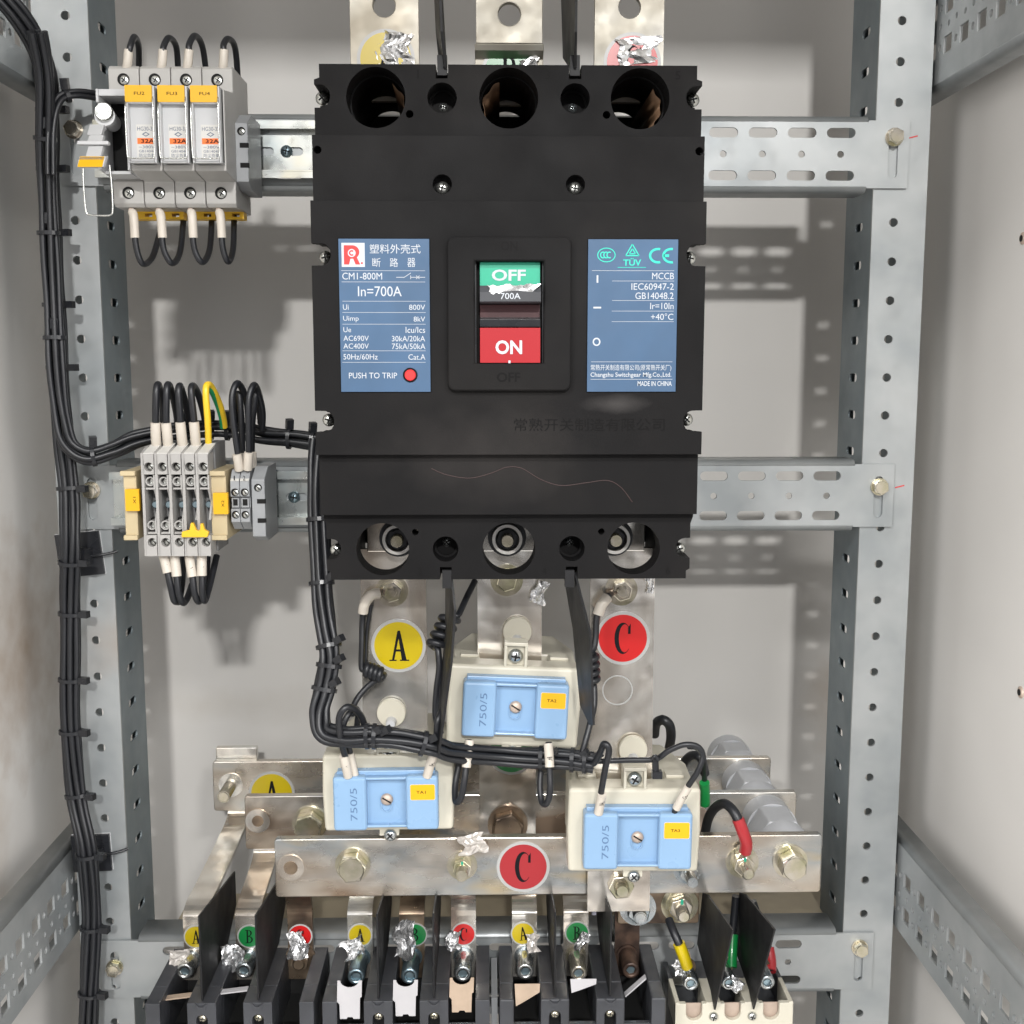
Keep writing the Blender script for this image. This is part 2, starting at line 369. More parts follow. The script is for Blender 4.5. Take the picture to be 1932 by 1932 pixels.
def pan_screw(parent, x, z, y, r, m="screw", name="screw", rot=.4, depth=.0025, cross=True, lab=None):
    mb = MB(); mb.lathe([(r * .25, -depth), (r * .7, -depth * .85), (r, -depth * .25), (r, 0)], m, (x, y, z), seg=22)
    if cross:
        for k in (0, math.pi / 2):
            M = Matrix.Translation((x, y - depth, z)) @ Matrix.Rotation(rot + k, 4, 'Y')
            mb.box(-r * .58, r * .58, -.00012 + (.00004 if k else 0), .0003, -r * .11, r * .11, "cavity", M)
    else:
        M = Matrix.Translation((x, y - depth, z)) @ Matrix.Rotation(rot, 4, 'Y'); mb.box(-r * .8, r * .8, -.0001, .0003, -r * .12, r * .12, "cavity", M)
    o = mb.build(name, parent); tag(o, lab); return o
def hex_bolt(parent, x, z, y, r, h, m="bolt_yellow", washer=1.35, rot=.3, name="bolt", round_top=True, lab=None):
    mb = MB()
    mb.hexa(x, z, y - .0016 - h, y - .0016, r, m, rot)
    mb.lathe([(r * .78, -h - .0022), (r * .84, -h - .0015)], m, (x, y, z), seg=24)
    o = mb.build(name, parent, bevel=r * .08); tag(o, lab)
    w_ = MB(); w_.lathe([(r * washer, -.0016), (r * washer, 0)], m, (x, y, z), seg=30); w_.build("washer", o, bevel=.0003)
    return o
def stud(parent, x, z, y, r, h, rn, hn, m="bolt_yellow", rot=.2, mark=False, lab=None, wash=1.55):
    mb = MB(); mb.lathe([(r * .8, -h), (r, -h + r * .25), (r, 0)], m, (x, y, z), seg=20)
    k = int(h / .0012)
    for i in range(k): mb.lathe([(r, -.0012 * i - .001), (r * 1.06, -.0012 * i - .0007), (r, -.0012 * i - .0004)], m, (x, y - hn - .003, z), seg=20) if .0012 * i + hn + .004 < h else None
    o = mb.build("bolt", parent); tag(o, lab)
    nb = MB(); nb.hexa(x, z, y - .0022 - hn, y - .0022, rn, m, rot)
    if mark: nb.box(x - rn * .1, x + rn * .16, y - .00245 - hn, y - .0020, z + rn * .1, z + rn * .9, "mark_green")
    nb.build("nut", o, bevel=rn * .08)
    wb = MB(); wb.lathe([(rn * wash, -.001), (rn * wash, 0)], m, (x, y, z), seg=30); wb.lathe([(rn * 1.12, -.0022), (rn * 1.12, -.001)], m, (x, y, z), seg=26); wb.build("washer", o, bevel=.0002)
    return o
def socket_bolt(parent, x, z, y, r, h, m="bolt_steel", lab=None):
    mb = MB(); yf = y - h
    mb.lathe([(r * .55, -h + .004), (r * .55, -h), (r * .9, -h), (r, -h + .0008), (r, 0)], m, (x, y, z), seg=28)
    mb.hexa(x, z, yf + .002, yf + .0042, r * .55, "screw_blue", .2)
    o = mb.build("socket_bolt", parent); tag(o, lab)
    w_ = MB(); w_.lathe([(r * 1.25, -.0015), (r * 1.25, 0)], m, (x, y, z), seg=28); w_.build("washer", o)
    return o
def sleeve_mb(mb, pts, r, m="sleeve"):
    mb.tube(pts, r, m, seg=14, sub=3)
def foil(x, z, y, w_, h, label, seed=0, m="foil", name="foil_scrap", rot=0., amp=.25, nx=9, nz=11, taper=0.):
    mb = MB(); rnd = random.Random(seed); vs = []; fs = []
    for j in range(nz + 1):
        for i in range(nx + 1):
            u = i / nx - .5; v = j / nz - .5
            k = 1 - taper * (v + .5)
            px = u * w_ * k * (1 + rnd.uniform(-.06, .06) + .18 * math.sin(v * 5 + seed * 2)) + w_ * .10 * math.sin(v * 7 + seed); pz = v * h + rnd.uniform(-.25, .25) * h / nz
            py = amp * w_ * (noise.noise(Vector((u * 3.2 + seed, v * 3.2, seed))) * 1.3 + .22 * noise.noise(Vector((u * 9, v * 9 + seed, seed)))) - amp * w_ * .5
            c, s_ = math.cos(rot), math.sin(rot)
            vs.append((x + px * c - pz * s_, y + py, z + px * s_ + pz * c))
    for j in range(nz):
        for i in range(nx):
            a = j * (nx + 1) + i
            if rnd.random() < .5: fs += [(a, a + 1, a + nx + 2), (a, a + nx + 2, a + nx + 1)]
            else: fs += [(a, a + 1, a + nx + 1), (a + 1, a + nx + 2, a + nx + 1)]
    mb.add(vs, fs, m)
    o = mb.build(name, solid=.00015); return tag(o, label, "foil scrap" if m == "foil" else "tape scrap")

# ================================================================== SETTING
YB = .925
def struct(o): return tag(o, kind='structure')
mb = MB(); mb.box(-.36, .36, YB, YB + .002, -.62, .4965, "panel"); struct(mb.build("wall_back"))
def side_wall(x0, x1, nm, pm="side_panel_paint"):
    mb = MB(); mb.box(x0, x1, .22, YB - .001, -.62, .4965, pm); return struct(mb.build(nm))
side_wall(.318, .320, "wall_right"); side_wall(-.322, -.320, "wall_left", "left_panel_paint")
mb = MB(); mb.box(-.36, .36, .05, YB, .497, .499, "side_panel_paint"); struct(mb.build("ceiling"))
mb = MB(); mb.box(-.36, .36, .25, YB, -.626, -.624, "panel"); struct(mb.build("floor"))

# soot: a stain that sits in the paint of the left panel is left to the panel noise; small screw holes on the right panel
for (x, y, lab) in ((1930, 450, "small pierced hole with a bare rim on the right side panel, the upper one"), (1926, 1306, "small pierced hole with a copper rim on the right side panel, the lower one")):
    Yp = .318 / (q(x, y, 1).x)
    p = q(x, y, Yp); mb = MB(); mb.lathe([(.0026, -.0012), (.0036, -.0006), (.0036, 0)], "brass", (.318, Yp, p.z), 'X', 20)
    mb.lathe([(.0020, -.0014), (.0020, -.0010)], "cavity", (.318, Yp, p.z), 'X', 16)
    tag(mb.build("eyelet"), lab, "eyelet")

# ------------------------------------------------------------------ uprights
YU = .757
def upright(sgn, lab):
    # C profile: face in front, inner flange going back, outer flange going back
    root = thing("steel_upright", (sgn * .267, YU, -.60), lab, "upright", "perforated steel uprights of the cabinet frame")
    xi, xo = sgn * .2495, sgn * .2845
    x0, x1 = min(xi, xo), max(xi, xo)
    holes = []; z = .2585
    xc = sgn * .2635
    zs = []
    z = .2125
    while z > -.59: zs.append(z); z -= .025
    holes = [circ(xc, z, .00285, 18) for z in zs]
    mb = MB(); mb.prism(rect(x0, x1, -.60, .496), YU, YU + .002, "galv", holes)
    mb.build("face", root)
    # inner flange (perforated): plane X = xi
    fl = MB(); hz = [slot(YU + .0265, z - .0005, .0155, .0056) for z in zs]
    fx0, fx1 = (xi, xi + .0012) if sgn > 0 else (xi - .0012, xi)
    fl.prism(rect(YU + .002, YU + .056, -.60, .496), min(fx0, fx1), max(fx0, fx1), "galv_dark", hz, axis='X')
    fl.build("inner_flange", root)
    of = MB(); a = xo - .002 if sgn > 0 else xo; of.box(a, a + .002, YU + .002, YU + .06, -.60, .496, "galv_dark"); of.build("outer_flange", root)
    lp = MB(); lx0, lx1 = (xi + .002, xi + .010) if sgn > 0 else (xi - .010, xi - .002); lp.box(lx0, lx1, YU + .054, YU + .056, -.60, .496, "galv_dark"); lp.build("rear_lip", root)
    return root
UPR = upright(1, "perforated galvanised upright standing at the right of the switchgear frame")
UPL = upright(-1, "perforated galvanised upright standing at the left behind the main cable bundle")

# side braces: channels running forward along the side panels
def side_brace(sgn, ztop, h, lab, up=True):
    x = sgn * .2870; t = .0016
    root = thing("side_brace", (x, .5, ztop - h), lab, "side brace", "perforated side braces running forward from the uprights")
    # up: rounded shoulder along the top edge, else along the bottom edge
    e = ztop if up else ztop - h; d_ = -1 if up else 1; far = ztop - h if up else ztop
    r1, r2 = e + d_ * .0265, e + d_ * .0505; rr = .005
    holes = []; y = YU + .034
    while y > .25:
        for zz in (r1, r2): holes += [rect(y - .0062, y + .0062, zz - .0052, zz + .0052), circ(y - .0125, zz, .0024, 10)]
        holes += [circ(y - .0005, (r1 + r2) / 2, .0020, 10), circ(y - .0125, (r1 + r2) / 2 + d_ * .001, .0020, 10)]
        y -= .025
    a, b = sorted((e + d_ * rr, far))
    mb = MB(); mb.prism(rect(.20, YU + .06, a, b), min(x, x + sgn * t), max(x, x + sgn * t), "galv", holes, axis='X'); mb.build("web", root)
    cxx, cz = x + sgn * rr, e + d_ * rr
    o_ = [(cxx - sgn * rr * math.cos(R(k)), cz - d_ * rr * math.sin(R(k))) for k in range(0, 91, 10)]; i_ = [(cxx - sgn * (rr - t) * math.cos(R(k)), cz - d_ * (rr - t) * math.sin(R(k))) for k in range(90, -1, -10)]
    fx = x + sgn * .0125
    mb = MB(); mb.prism(o_ + [(fx, e), (fx, e + d_ * t)] + i_, .20, YU + .06, "galv", smooth_sides=True); mb.build("shoulder_flange", root)
    fa, fb = sorted((x + sgn * t, fx)); mb = MB(); mb.box(fa, fb, .20, YU + .004, min(far, far - d_ * t), max(far, far - d_ * t), "galv"); mb.build("edge_flange", root)
    return root
zt = qz(1586, YU); zb = qz(1757, YU)
side_brace(1, zt, zt - zb, "perforated side brace slanting down to the right in the lower right corner")
side_brace(-1, zt + .002, zt - zb, "perforated side brace slanting down to the left in the lower left corner")
zb2 = qz(172, YU); 
side_brace(1, zb2 + .062, .062, "perforated side brace with square holes in the upper right corner", False)
side_brace(-1, zb2 + .062, .062, "perforated side brace mostly hidden behind the cables in the upper left corner", False)

# ------------------------------------------------------------------ mounting rails
def mount_rail(z0, z1, lab, bolts, slot_phase=.1510):
    root = thing("mounting_rail", (0.01, YU, z0), lab, "mounting rail", "horizontal perforated mounting rails")
    zc = (z0 + z1) / 2; h = z1 - z0; holes = []
    x = slot_phase
    xs = []
    while x < .235: xs.append(x); x += .0252
    x = slot_phase - .0252
    while x > -.235: xs.append(x); x -= .0252
    for x in xs:
        holes.append(slot(x, zc + .0133, .0185, .0062)); holes.append(slot(x, zc - .0133, .0185, .0062)); holes.append(circ(x, zc, .0022, 14))
    mb = MB(); y0 = YU - .0024
    for sgn, (bz, sl) in ((-1, bolts[0]), (1, bolts[1])): holes.append(slot(sgn * .2605, zc - .001, .0062, .028))
    n_ = .0012; out = [(.2705, z0 + n_), (.2705, z1 - n_), (.2440, z1 - n_), (.2440, z1 - .0022), (-.2440, z1 - .0022), (-.2440, z1 - n_), (-.2705, z1 - n_), (-.2705, z0 + n_), (-.2440, z0 + n_), (-.2440, z0 + .0022), (.2440, z0 + .0022), (.2440, z0 + n_)]
    mb.prism(out, y0, y0 + .0018, "galv", holes)
    for zz, s_ in ((z1 - .0022, 1), (z0 + .0022, -1)):
        prof = [(y0 + .004 - .004 * math.cos(a), zz + s_ * .004 * math.sin(a)) for a in [R(15 * i) for i in range(7)]]
        prof2 = [(y0 + .004 - .0022 * math.cos(a), zz + s_ * .0022 * math.sin(a)) for a in [R(90 - 15 * i) for i in range(7)]]
        mb.prism(prof + [(YU + .022, zz + s_ * .004), (YU + .022, zz + s_ * .0022)] + prof2, -.2438, .2438, "galv", axis='X', smooth_sides=True)
    mb.build("web", root)
    for sgn, (bz, sl) in ((-1, bolts[0]), (1, bolts[1])):
        hex_bolt(root, sgn * .2605, bz, y0 - .0001, .0052, .0045, "bolt_yellow", 1.12, rot=.4 * sgn + .2)
    return root
bzr = lambda y: qz(y, YU)
mount_rail(.1075, .1520, "top mounting rail behind the black breaker and the white fuse holders", ((bzr(250), -3), (bzr(258), -3)))
mount_rail(-.1130, -.0685, "middle mounting rail carrying the terminal blocks", ((bzr(922), -6), (bzr(919), -6)), .1500)
mount_rail(-.4440, -.3995, "bottom mounting rail behind the row of small breakers", ((bzr(1812), -6), (bzr(1790), -6)), .1600)
for (x, y, lab) in ((1722, 259, "short red pen stroke on the right upright beside the top rail tab"), (1697, 918, "short red pen stroke on the right upright beside the middle rail tab")):
    p = q(x, y, YU); mb = MB(); M = Matrix.Translation((p.x, YU - .0002, p.z)) @ Matrix.Rotation(R(-14), 4, 'Y'); mb.box(-.0032, .0032, 0, .0003, -.0004, .0004, "mark_red", M)
    tag(mb.build("pen_mark"), lab, "pen mark")

# DIN rails
def din_rail(zc, x0, x1, lab, scx, slots):
    root = thing("din_rail", ((x0 + x1) / 2, YU - .012, zc - .0175), lab, "DIN rail", "35 mm DIN rails")
    yb = YU - .0042; yf = yb - .0075
    hl = [slot(x, zc, .014, .0052) for x in slots]
    mb = MB(); mb.prism(rect(x0, x1, zc - .0135, zc + .0135), yb, yb + .0012, "zinc", hl)
    for s_ in (1, -1):
        z_a, z_b, z_c = zc + s_ * .0125, zc + s_ * .0135, zc + s_ * .0175
        mb.box(x0, x1, yf, yb + .0012, min(z_a, z_b), max(z_a, z_b), "zinc")
        mb.box(x0, x1, yf, yf + .0012, min(z_b, z_c), max(z_b, z_c), "zinc")
    mb.build("channel", root, bevel=.0004)
    pan_screw(root, scx, zc, yb, .0038, "screw_blue", cross=True, rot=.2)
    return root
xL = -.0903
din_rail(.1300, -.246, -.085, "shiny DIN rail holding the fuse holders, left of the breaker", qx(543, YU, 288), [qx(553, YU, 288), qx(498, YU, 288)])
din_rail(-.0905, -.246, -.085, "shiny DIN rail holding the terminal blocks, left of the breaker", qx(557, YU, 933), [qx(562, YU, 933)])

# ================================================================== MAIN BREAKER
CX = .0116
BR = thing("circuit_breaker", (CX, .70, -.1235), "large black moulded circuit breaker with blue rating plates and red and green switch", "circuit breaker")
def sym(right):  # right-hand outline (x offset, z) from top to bottom -> full outline
    return [(CX + a, b) for a, b in right] + [(CX - a, b) for a, b in reversed(right)]
def notch(z, w_, d, X, arch=True):
    pts = [(X, z + w_)]
    if arch: pts += [(X - d + w_ * (1 - math.sin(R(a))) * .9, z + w_ * math.cos(R(a))) for a in range(0, 181, 22)]
    else: pts += [(X - d, z + w_), (X - d, z - w_)]
    pts += [(X, z - w_)]
    return pts
NQ = [183, 481, 795, 1035]; SQ = [188, 487, 792, 1036]
ZS = [qz(y, .6365) for y in NQ]; ZF = [qz(y, .6235) for y in NQ]; ZM = [qz(y, .6290) for y in NQ]; ZSC = [qz(y, .6548) for y in SQ]
# rear base
r_ = [(.0995, .1545), (.0995, .148), (.1030, .147), (.1030, .1475)] 
base_r = [(.1000, .1550), (.1000, .1480), (.1032, .1470)]
for z in [qz(y, .655) for y in NQ[:3]] + [ZS[-1]]: base_r += [(.1032, z + .0055), (.0992, z + .0045), (.0992, z - .0045), (.1032, z - .0055)] if z != ZS[-1] else [(.1032, -.098), (.1015, -.0995), (.1015, z + .0055), (.0985, z + .0045), (.0985, z - .0045), (.1015, z - .0055)]
base_r += [(.1015, -.1175), (.0995, -.119), (.0995, -.1235)]
HT = [CX - .0709, CX, CX + .0704]; zT, zBt = .1379, -.1062
SMX = [CX - .0356, CX + .0355]
bighole_t = [circ(x, zT, .0158, 40) for x in HT]; bighole_b = [circ(x, zBt, .0148, 40) for x in HT]
small = [circ(x, zT, .0066, 24) for x in SMX] + [circ(x, zBt, .0056, 24) for x in SMX]
RB_ = [(CX + a, b) for a, b in base_r]; LB_ = [(CX - a, b) for a, b in reversed(base_r)]; pk = []
for x in reversed(HT): pk += [(x + .0212, -.1235), (x + .0212, -.0885), (x - .0212, -.0885), (x - .0212, -.1235)]
mb = MB(); mb.prism(RB_ + pk + LB_, .655, .744, "black_plastic", [circ(x, zT, .0150, 36) for x in HT])
mb.build("base", BR)
# cover, step 1
def with_slots(right):
    full = [(CX + a, b) for a, b in right] + [(CX - a, b) for a, b in reversed(right)]
    return full
top_edge = []
for x in reversed(SMX): top_edge += []
cov_r = [(.1008, .1550), (.1008, .1480), (.1036, .1470)]
cov_r += notch(ZS[0], .0060, .0085, .1036) + [(.1036, .120)] + notch(ZS[1], .0058, .0088, .1036) + notch(ZS[2], .0058, .0088, .1036)
cov_r += [(.1036, -.088), (.1022, -.092)] + notch(ZS[3], .0058, .0080, .1022) + [(.1022, -.1178), (.1002, -.119), (.1002, -.1235)]
R_ = [(CX + a, b) for a, b in cov_r]; L_ = [(CX - a, b) for a, b in reversed(cov_r)]
bot = []; sw = .0033
for x in reversed(SMX): bot += [(x + sw, -.1235), (x + sw, -.1165), (x - sw, -.1165), (x - sw, -.1235)]
tp = []
for x in SMX: tp += [(x - sw, .1550), (x - sw, .1478), (x + sw, .1478), (x + sw, .1550)]
cover = R_ + bot + L_ + tp
dots = [circ(CX - .053, .1295, .0021, 12), circ(CX + .0525, .1295, .0021, 12), circ(CX - .0525, -.0965, .0019, 12), circ(CX + .0520, -.0965, .0019, 12)]
mb = MB(); mb.prism(cover, .6365, .6545, "black_plastic", bighole_t + bighole_b + [circ(x, zT, .0079, 28) for x in SMX] + [circ(x, zBt, .0072, 28) for x in SMX] + dots)
for (x, z, s_) in ((CX - .0553 + .007, .1500, "1"), (CX + .0207, .1500, "3"), (CX + .0905 + .0, .1500, "5"), (CX - .0500, -.1190, "2"), (CX + .0200, -.1190, "4"), (CX + .0900, -.1190, "6")):
    hw = .0005 if s_ == "1" else .0013; mb.text(s_, x - hw, x + hw, z - .0022, z + .0022, .6363, "emboss_faint")
mb.build("terminal_cover", BR, bevel=.0006)
# step 2
s2 = [(.1043, .1172)] + notch(ZM[1], .0058, .0095, .1043) + notch(ZM[2], .0058, .0095, .1043) + [(.1043, -.0858)]
mb = MB(); mb.prism(sym(s2), .6290, .6364, "black_plastic", [circ(SMX[0], .0920, .0051, 24), circ(SMX[1], .0920, .0051, 24), circ(CX - .1015, .1095, .0021, 12), circ(CX + .1015, .1095, .0021, 12)])
mb.build("cover_step", BR, bevel=.0006)
# dark liners behind small holes
mb = MB()
for x in SMX:
    mb = MB(); mb.prism(circ(x, zT, .0078, 24), .6520, .6535, "black_plastic", [circ(x, zT, .0064, 24)]); mb.build("hole_liner", BR)
    mb = MB(); mb.prism(circ(x, zBt, .0071, 24), .6500, .6515, "black_plastic", [circ(x, zBt, .0058, 24)]); mb.build("hole_liner", BR)
# step 3 (front)
s3 = [(.1050, .0826)] + notch(ZF[1], .0058, .0102, .1050) + notch(ZF[2], .0058, .0102, .1050) + [(.1050, -.0520)]
FZ = .0232; winx = (CX - .0183, CX + .0183); winz = (-.0026, .0510)
mb = MB(); mb.prism(sym(s3), .6230, .6289, "black_plastic", [rect(winx[0], winx[1], winz[0], winz[1])])
mb.build("front_cover", BR, bevel=.0006)
mb = MB(); mb.prism(rrect(CX - .0330, CX + .0330, FZ - .0405, FZ + .0405, .004), .6188, .6229, "black_plastic", [rect(winx[0], winx[1], winz[0], winz[1])])
c4 = frame(850, 600, 2150, 1400, 1932)
mb.qtext("ON", (918, 158), (990, 200), .6187, "emboss_faint", c4, bold=.02); mb.qtext("OFF", (900, 730), (1002, 772), .6187, "emboss_faint", c4, bold=.02)
mb.build("switch_frame", BR, bevel=.0009)
mb = MB(); mb.box(winx[0] - .002, winx[1] + .002, .6365, .652, winz[0] - .002, winz[1] + .002, "cavity")
for x in winx: mb.box(x - .0006, x + .0006, .6232, .6364, winz[0], winz[1], "black_shiny")
mb.build("switch_well", BR)
TG = MB()
def zq(y, Y=.6225): return qz(c4(0, y)[1], Y)
a, b = winx[0] + .0026, winx[1] - .0018
TG.box(a, b, .6240, .6255, zq(352), zq(250), "toggle_green")
TG.qtext("OFF", (878, 282), (1026, 332), .6238, "white_print", c4, bold=.025)
TG.prism([(.6270, zq(432)), (.6140, zq(430)), (.6130, zq(425)), (.6130, zq(385)), (.6150, zq(356)), (.6300, zq(350))], a, b, "grey_black", axis='X')
TG.qtext("700A", (916, 384), (1003, 411), .6128, "white_print", c4, bold=.005)
TG.box(a, b, .6255, .6275, zq(492), zq(434), "dark_red")
TG.prism([(.6270, zq(534)), (.6200, zq(532)), (.6195, zq(500)), (.6240, zq(490)), (.6270, zq(490))], a, b, "black_shiny", axis='X')
TG.box(a, b, .6190, .6230, zq(688), zq(536, .619), "toggle_red")
TG.qtext("ON", (894, 590), (1010, 651), .6188, "white_print", c4, bold=.03)
TG.box(CX - .0006, CX + .0006, .6187, .6189, zq(690), zq(678), "white_print")
tg = TG.build("toggle", BR, bevel=.0003); tag(tg, "green and red switch toggle marked OFF and ON")
f_ = q(*c4(968, 366), .6126)
foil(f_.x, f_.z, .6136, .0255, .0042, "wrinkled silver foil strip stuck on the switch under the OFF mark", 3, amp=.02, nx=16, nz=2, rot=.02)

def plate(name, x0, x1, z0, z1, items, lab, holes=()):
    mb = MB(); mb.prism(rect(x0, x1, z0, z1), .6221, .6231, "plate_blue", holes)
    mb.prism(rect(x0 - .0004, x1 + .0004, z0 - .0004, z1 + .0004), .6228, .62305, "emboss", holes)
    o = mb.build(name, BR); tag(o, lab)
    t = MB()
    items(t); t.build("lettering", o)
    return o
YP = .62195
def L(t, s_, x0, y0, x1, y1, m="white_print", bold=0., YY=YP): t.qtext(s_, (x0, y0), (x1, y1), YY, m, c4, bold=bold)
def line(t, x0, x1, y, h=1.2, m="white_print"):
    A = q(*c4(x0, y), YP); B = q(*c4(x1, y), YP); t.box(A.x, B.x, YP, YP + .00012, A.z - h * .00008, A.z + h * .00008, m)
def seg(t, x0, y0, x1, y1, wd, m):
    A = q(*c4(x0, y0), YP - .00003); B = q(*c4(x1, y1), YP - .00003); d = (B - A); n = Vector((-d.z, 0, d.x)).normalized() * wd / 2
    t.add([A - n, B - n, B + n, A + n], [(0, 1, 2, 3)], m)
def left_items(t):
    A = q(*c4(223, 166), YP); B = q(*c4(326, 271), YP)
    t.box(A.x, B.x, YP - .00001, YP + .0001, B.z, A.z, "white_print")
    y = YP - .00006
    px = lambda cx: A.x + (B.x - A.x) * cx; pz = lambda cz: B.z + (A.z - B.z) * cz
    ang = lambda a0, a1, rx, rz, cx, cz: [(px(cx + rx * math.cos(R(a0 + (a1 - a0) * i / 14))), pz(cz + rz * math.sin(R(a0 + (a1 - a0) * i / 14)))) for i in range(15)]
    t.prism([(px(.10), pz(.90)), (px(.10), pz(.10)), (px(.32), pz(.10)), (px(.38), pz(.34)), (px(.50), pz(.34)), (px(.60), pz(.10)), (px(.80), pz(.10)), (px(.66), pz(.40))] + ang(-40, 90, .30, .28, .47, .62), y, y + .00005, "trip_red",
            [[(px(.44 + .17 * math.cos(a)), pz(.58 + .17 * math.sin(a))) for a in [2 * math.pi * i / 20 for i in range(20)]]])
    t.prism(ang(45, 315, .12, .12, .44, .58) + ang(315, 45, .06, .06, .44, .58), y, y + .00005, "trip_red")
    t.prism([(px(.87 + .045 * math.cos(2 * math.pi * i / 10)), pz(.16 + .045 * math.sin(2 * math.pi * i / 10))) for i in range(10)], y, y + .00005, "trip_red")
    L(t, "塑料外壳式", 346, 172, 568, 213, bold=0); L(t, "断", 358, 232, 394, 271, bold=0); L(t, "路", 434, 232, 470, 271, bold=0); L(t, "器", 510, 232, 546, 271, bold=0)
    line(t, 223, 588, 287); line(t, 224, 588, 336)
    L(t, "CM1-800M", 227, 296, 401, 326)
    seg(t, 462, 316, 496, 316, .0003, "white_print"); seg(t, 494, 318, 526, 297, .0003, "white_print"); seg(t, 524, 316, 588, 316, .0003, "white_print"); seg(t, 525, 308, 525, 324, .0003, "white_print")
    seg(t, 549, 309, 563, 323, .0003, "white_print"); seg(t, 549, 323, 563, 309, .0003, "white_print")
    L(t, "In=700A", 295, 355, 486, 399)
    for yy in (420, 469, 520, 636, 686): line(t, 228, 590, yy)
    L(t, "Ui", 230, 434, 255, 458); L(t, "800V", 518, 435, 588, 458)
    L(t, "Uimp", 231, 484, 299, 512); L(t, "8kV", 538, 487, 588, 509)
    L(t, "Ue", 232, 533, 266, 555); L(t, "Icu/Ics", 503, 532, 588, 558)
    L(t, "AC690V", 232, 570, 343, 593); L(t, "30kA/20kA", 443, 571, 588, 595)
    L(t, "AC400V", 232, 604, 343, 627); L(t, "75kA/50kA", 443, 604, 589, 629)
    L(t, "50Hz/60Hz", 232, 650, 382, 674); L(t, "Cat.A", 515, 651, 589, 675)
    L(t, "PUSH TO TRIP", 256, 731, 466, 756)
px0, px1 = q(638, 595, YP).x, q(811.5, 595, YP).x
tb = q(*c4(523, 742), YP)
NP = plate("rating_plate", CX - .0905, CX - .0425, -.0178, .0628, left_items, "blue rating plate with white lettering left of the switch", [circ(tb.x, tb.z, .0040, 26)])
mb = MB(); mb.lathe([(.0026, -.0016), (.0030, -.0012), (.0030, .004)], "trip_red", (tb.x, .6226, tb.z), seg=24)
tag(mb.build("trip_button", BR), "round red trip button")
mb = MB(); mb.lathe([(.0039, -.0001), (.0039, .003)], "cavity", (tb.x, .6228, tb.z), seg=24); mb.build("button_well", BR)
def right_items(t):
    g = "green_print"
    def ring(cx, cy, rx, ry, w_, a0=0, a1=360, m=g, n=28):
        P = []; 
        for rr in ((rx, ry), (rx - w_, ry - w_)):
            for i in range(n + 1):
                a = R(a0 + (a1 - a0) * i / n); v = q(*c4(cx + rr[0] * math.cos(a), cy - rr[1] * math.sin(a)), YP - .00003); P.append(v)
        t.add(P, [(i, i + 1, n + 2 + i, n + 1 + i) for i in range(n)], m)
    ring(1377, 219, 40, 32, 4)
    for dx in (-12, 2, 16): ring(1374 + dx, 219, 13, 15, 5, 60, 300)
    for a_, b_ in (((1490, 172), (1461, 222)), ((1490, 172), (1519, 222)), ((1461, 222), (1519, 222)), ((1490, 192), (1476, 214)), ((1490, 192), (1504, 214)), ((1476, 214), (1504, 214))): seg(t, *a_, *b_, .00055, g)
    L(t, "TÜV", 1450, 232, 1528, 266, g, .02); seg(t, 1426, 273, 1549, 273, .0003, g)
    ring(1602, 222, 40, 34, 10, 75, 285); ring(1660, 222, 40, 34, 10, 80, 280); seg(t, 1626, 222, 1650, 222, .0014, g)
    line(t, 1314, 1672, 287)
    for a_, b_, y in ((1402, 1672, 332), (1402, 1672, 417), (1400, 1670, 463), (1400, 1670, 509), (1310, 1664, 684), (1308, 1664, 760)): line(t, a_, b_, y)
    L(t, "MCCB", 1576, 296, 1671, 325); L(t, "IEC60947-2", 1486, 342, 1670, 371); L(t, "GB14048.2", 1503, 382, 1669, 411)
    L(t, "Ir=10In", 1568, 427, 1669, 455); L(t, "+40°C", 1571, 473, 1668, 502)
    seg(t, 1338, 307, 1338, 340, .0009, "white_print"); seg(t, 1320, 448, 1354, 448, .0009, "white_print"); ring(1334, 597, 17, 18, 6, m="white_print")
    L(t, "常熟开关制造有限公司(原常熟开关厂)", 1309, 696, 1659, 725, bold=0)
    L(t, "Changshu Switchgear Mfg.Co.,Ltd.", 1308, 730, 1659, 755, bold=.008); L(t, "MADE IN CHINA", 1513, 768, 1661, 789, bold=.012)
plate("rating_plate", CX + .0420, CX + .0900, -.0178, .0628, right_items, "blue rating plate with green certification marks right of the switch")
# raised maker's name bar and red wax line
mb = MB(); mb.qtext("常熟开关制造有限公司", (975, 930), (1630, 985), .62285, "emboss_faint", c4)
mb.build("embossed_name", BR)
c6 = frame(850, 1300, 2150, 2000, 1932)
mb = MB(); pts = [q(*c6(x, y), .6289) for x, y in ((615, 108), (680, 135), (780, 150), (870, 130), (945, 102), (1010, 108), (1090, 155), (1180, 182), (1290, 170), (1380, 160), (1440, 190), (1490, 255))]
mb.tube(pts, .0003, "wax_red", seg=6); mb.build("crayon_line", BR)
# cover screws
for i, z in enumerate(ZSC):
    for s_ in (-1, 1):
        pan_screw(BR, CX + s_ * (.1018 if i < 3 else .0990), z, .6548, .0037, rot=.3 + i * .5 + s_)
for x in SMX:
    pan_screw(BR, x, .0905, .6340, .0036, rot=.8 + x * 20)
    pan_screw(BR, x, zT - .001, .6570, .0034, rot=.2, m="bolt_steel"); pan_screw(BR, x, zBt + .001, .6570, .0036, rot=.9, m="bolt_steel")
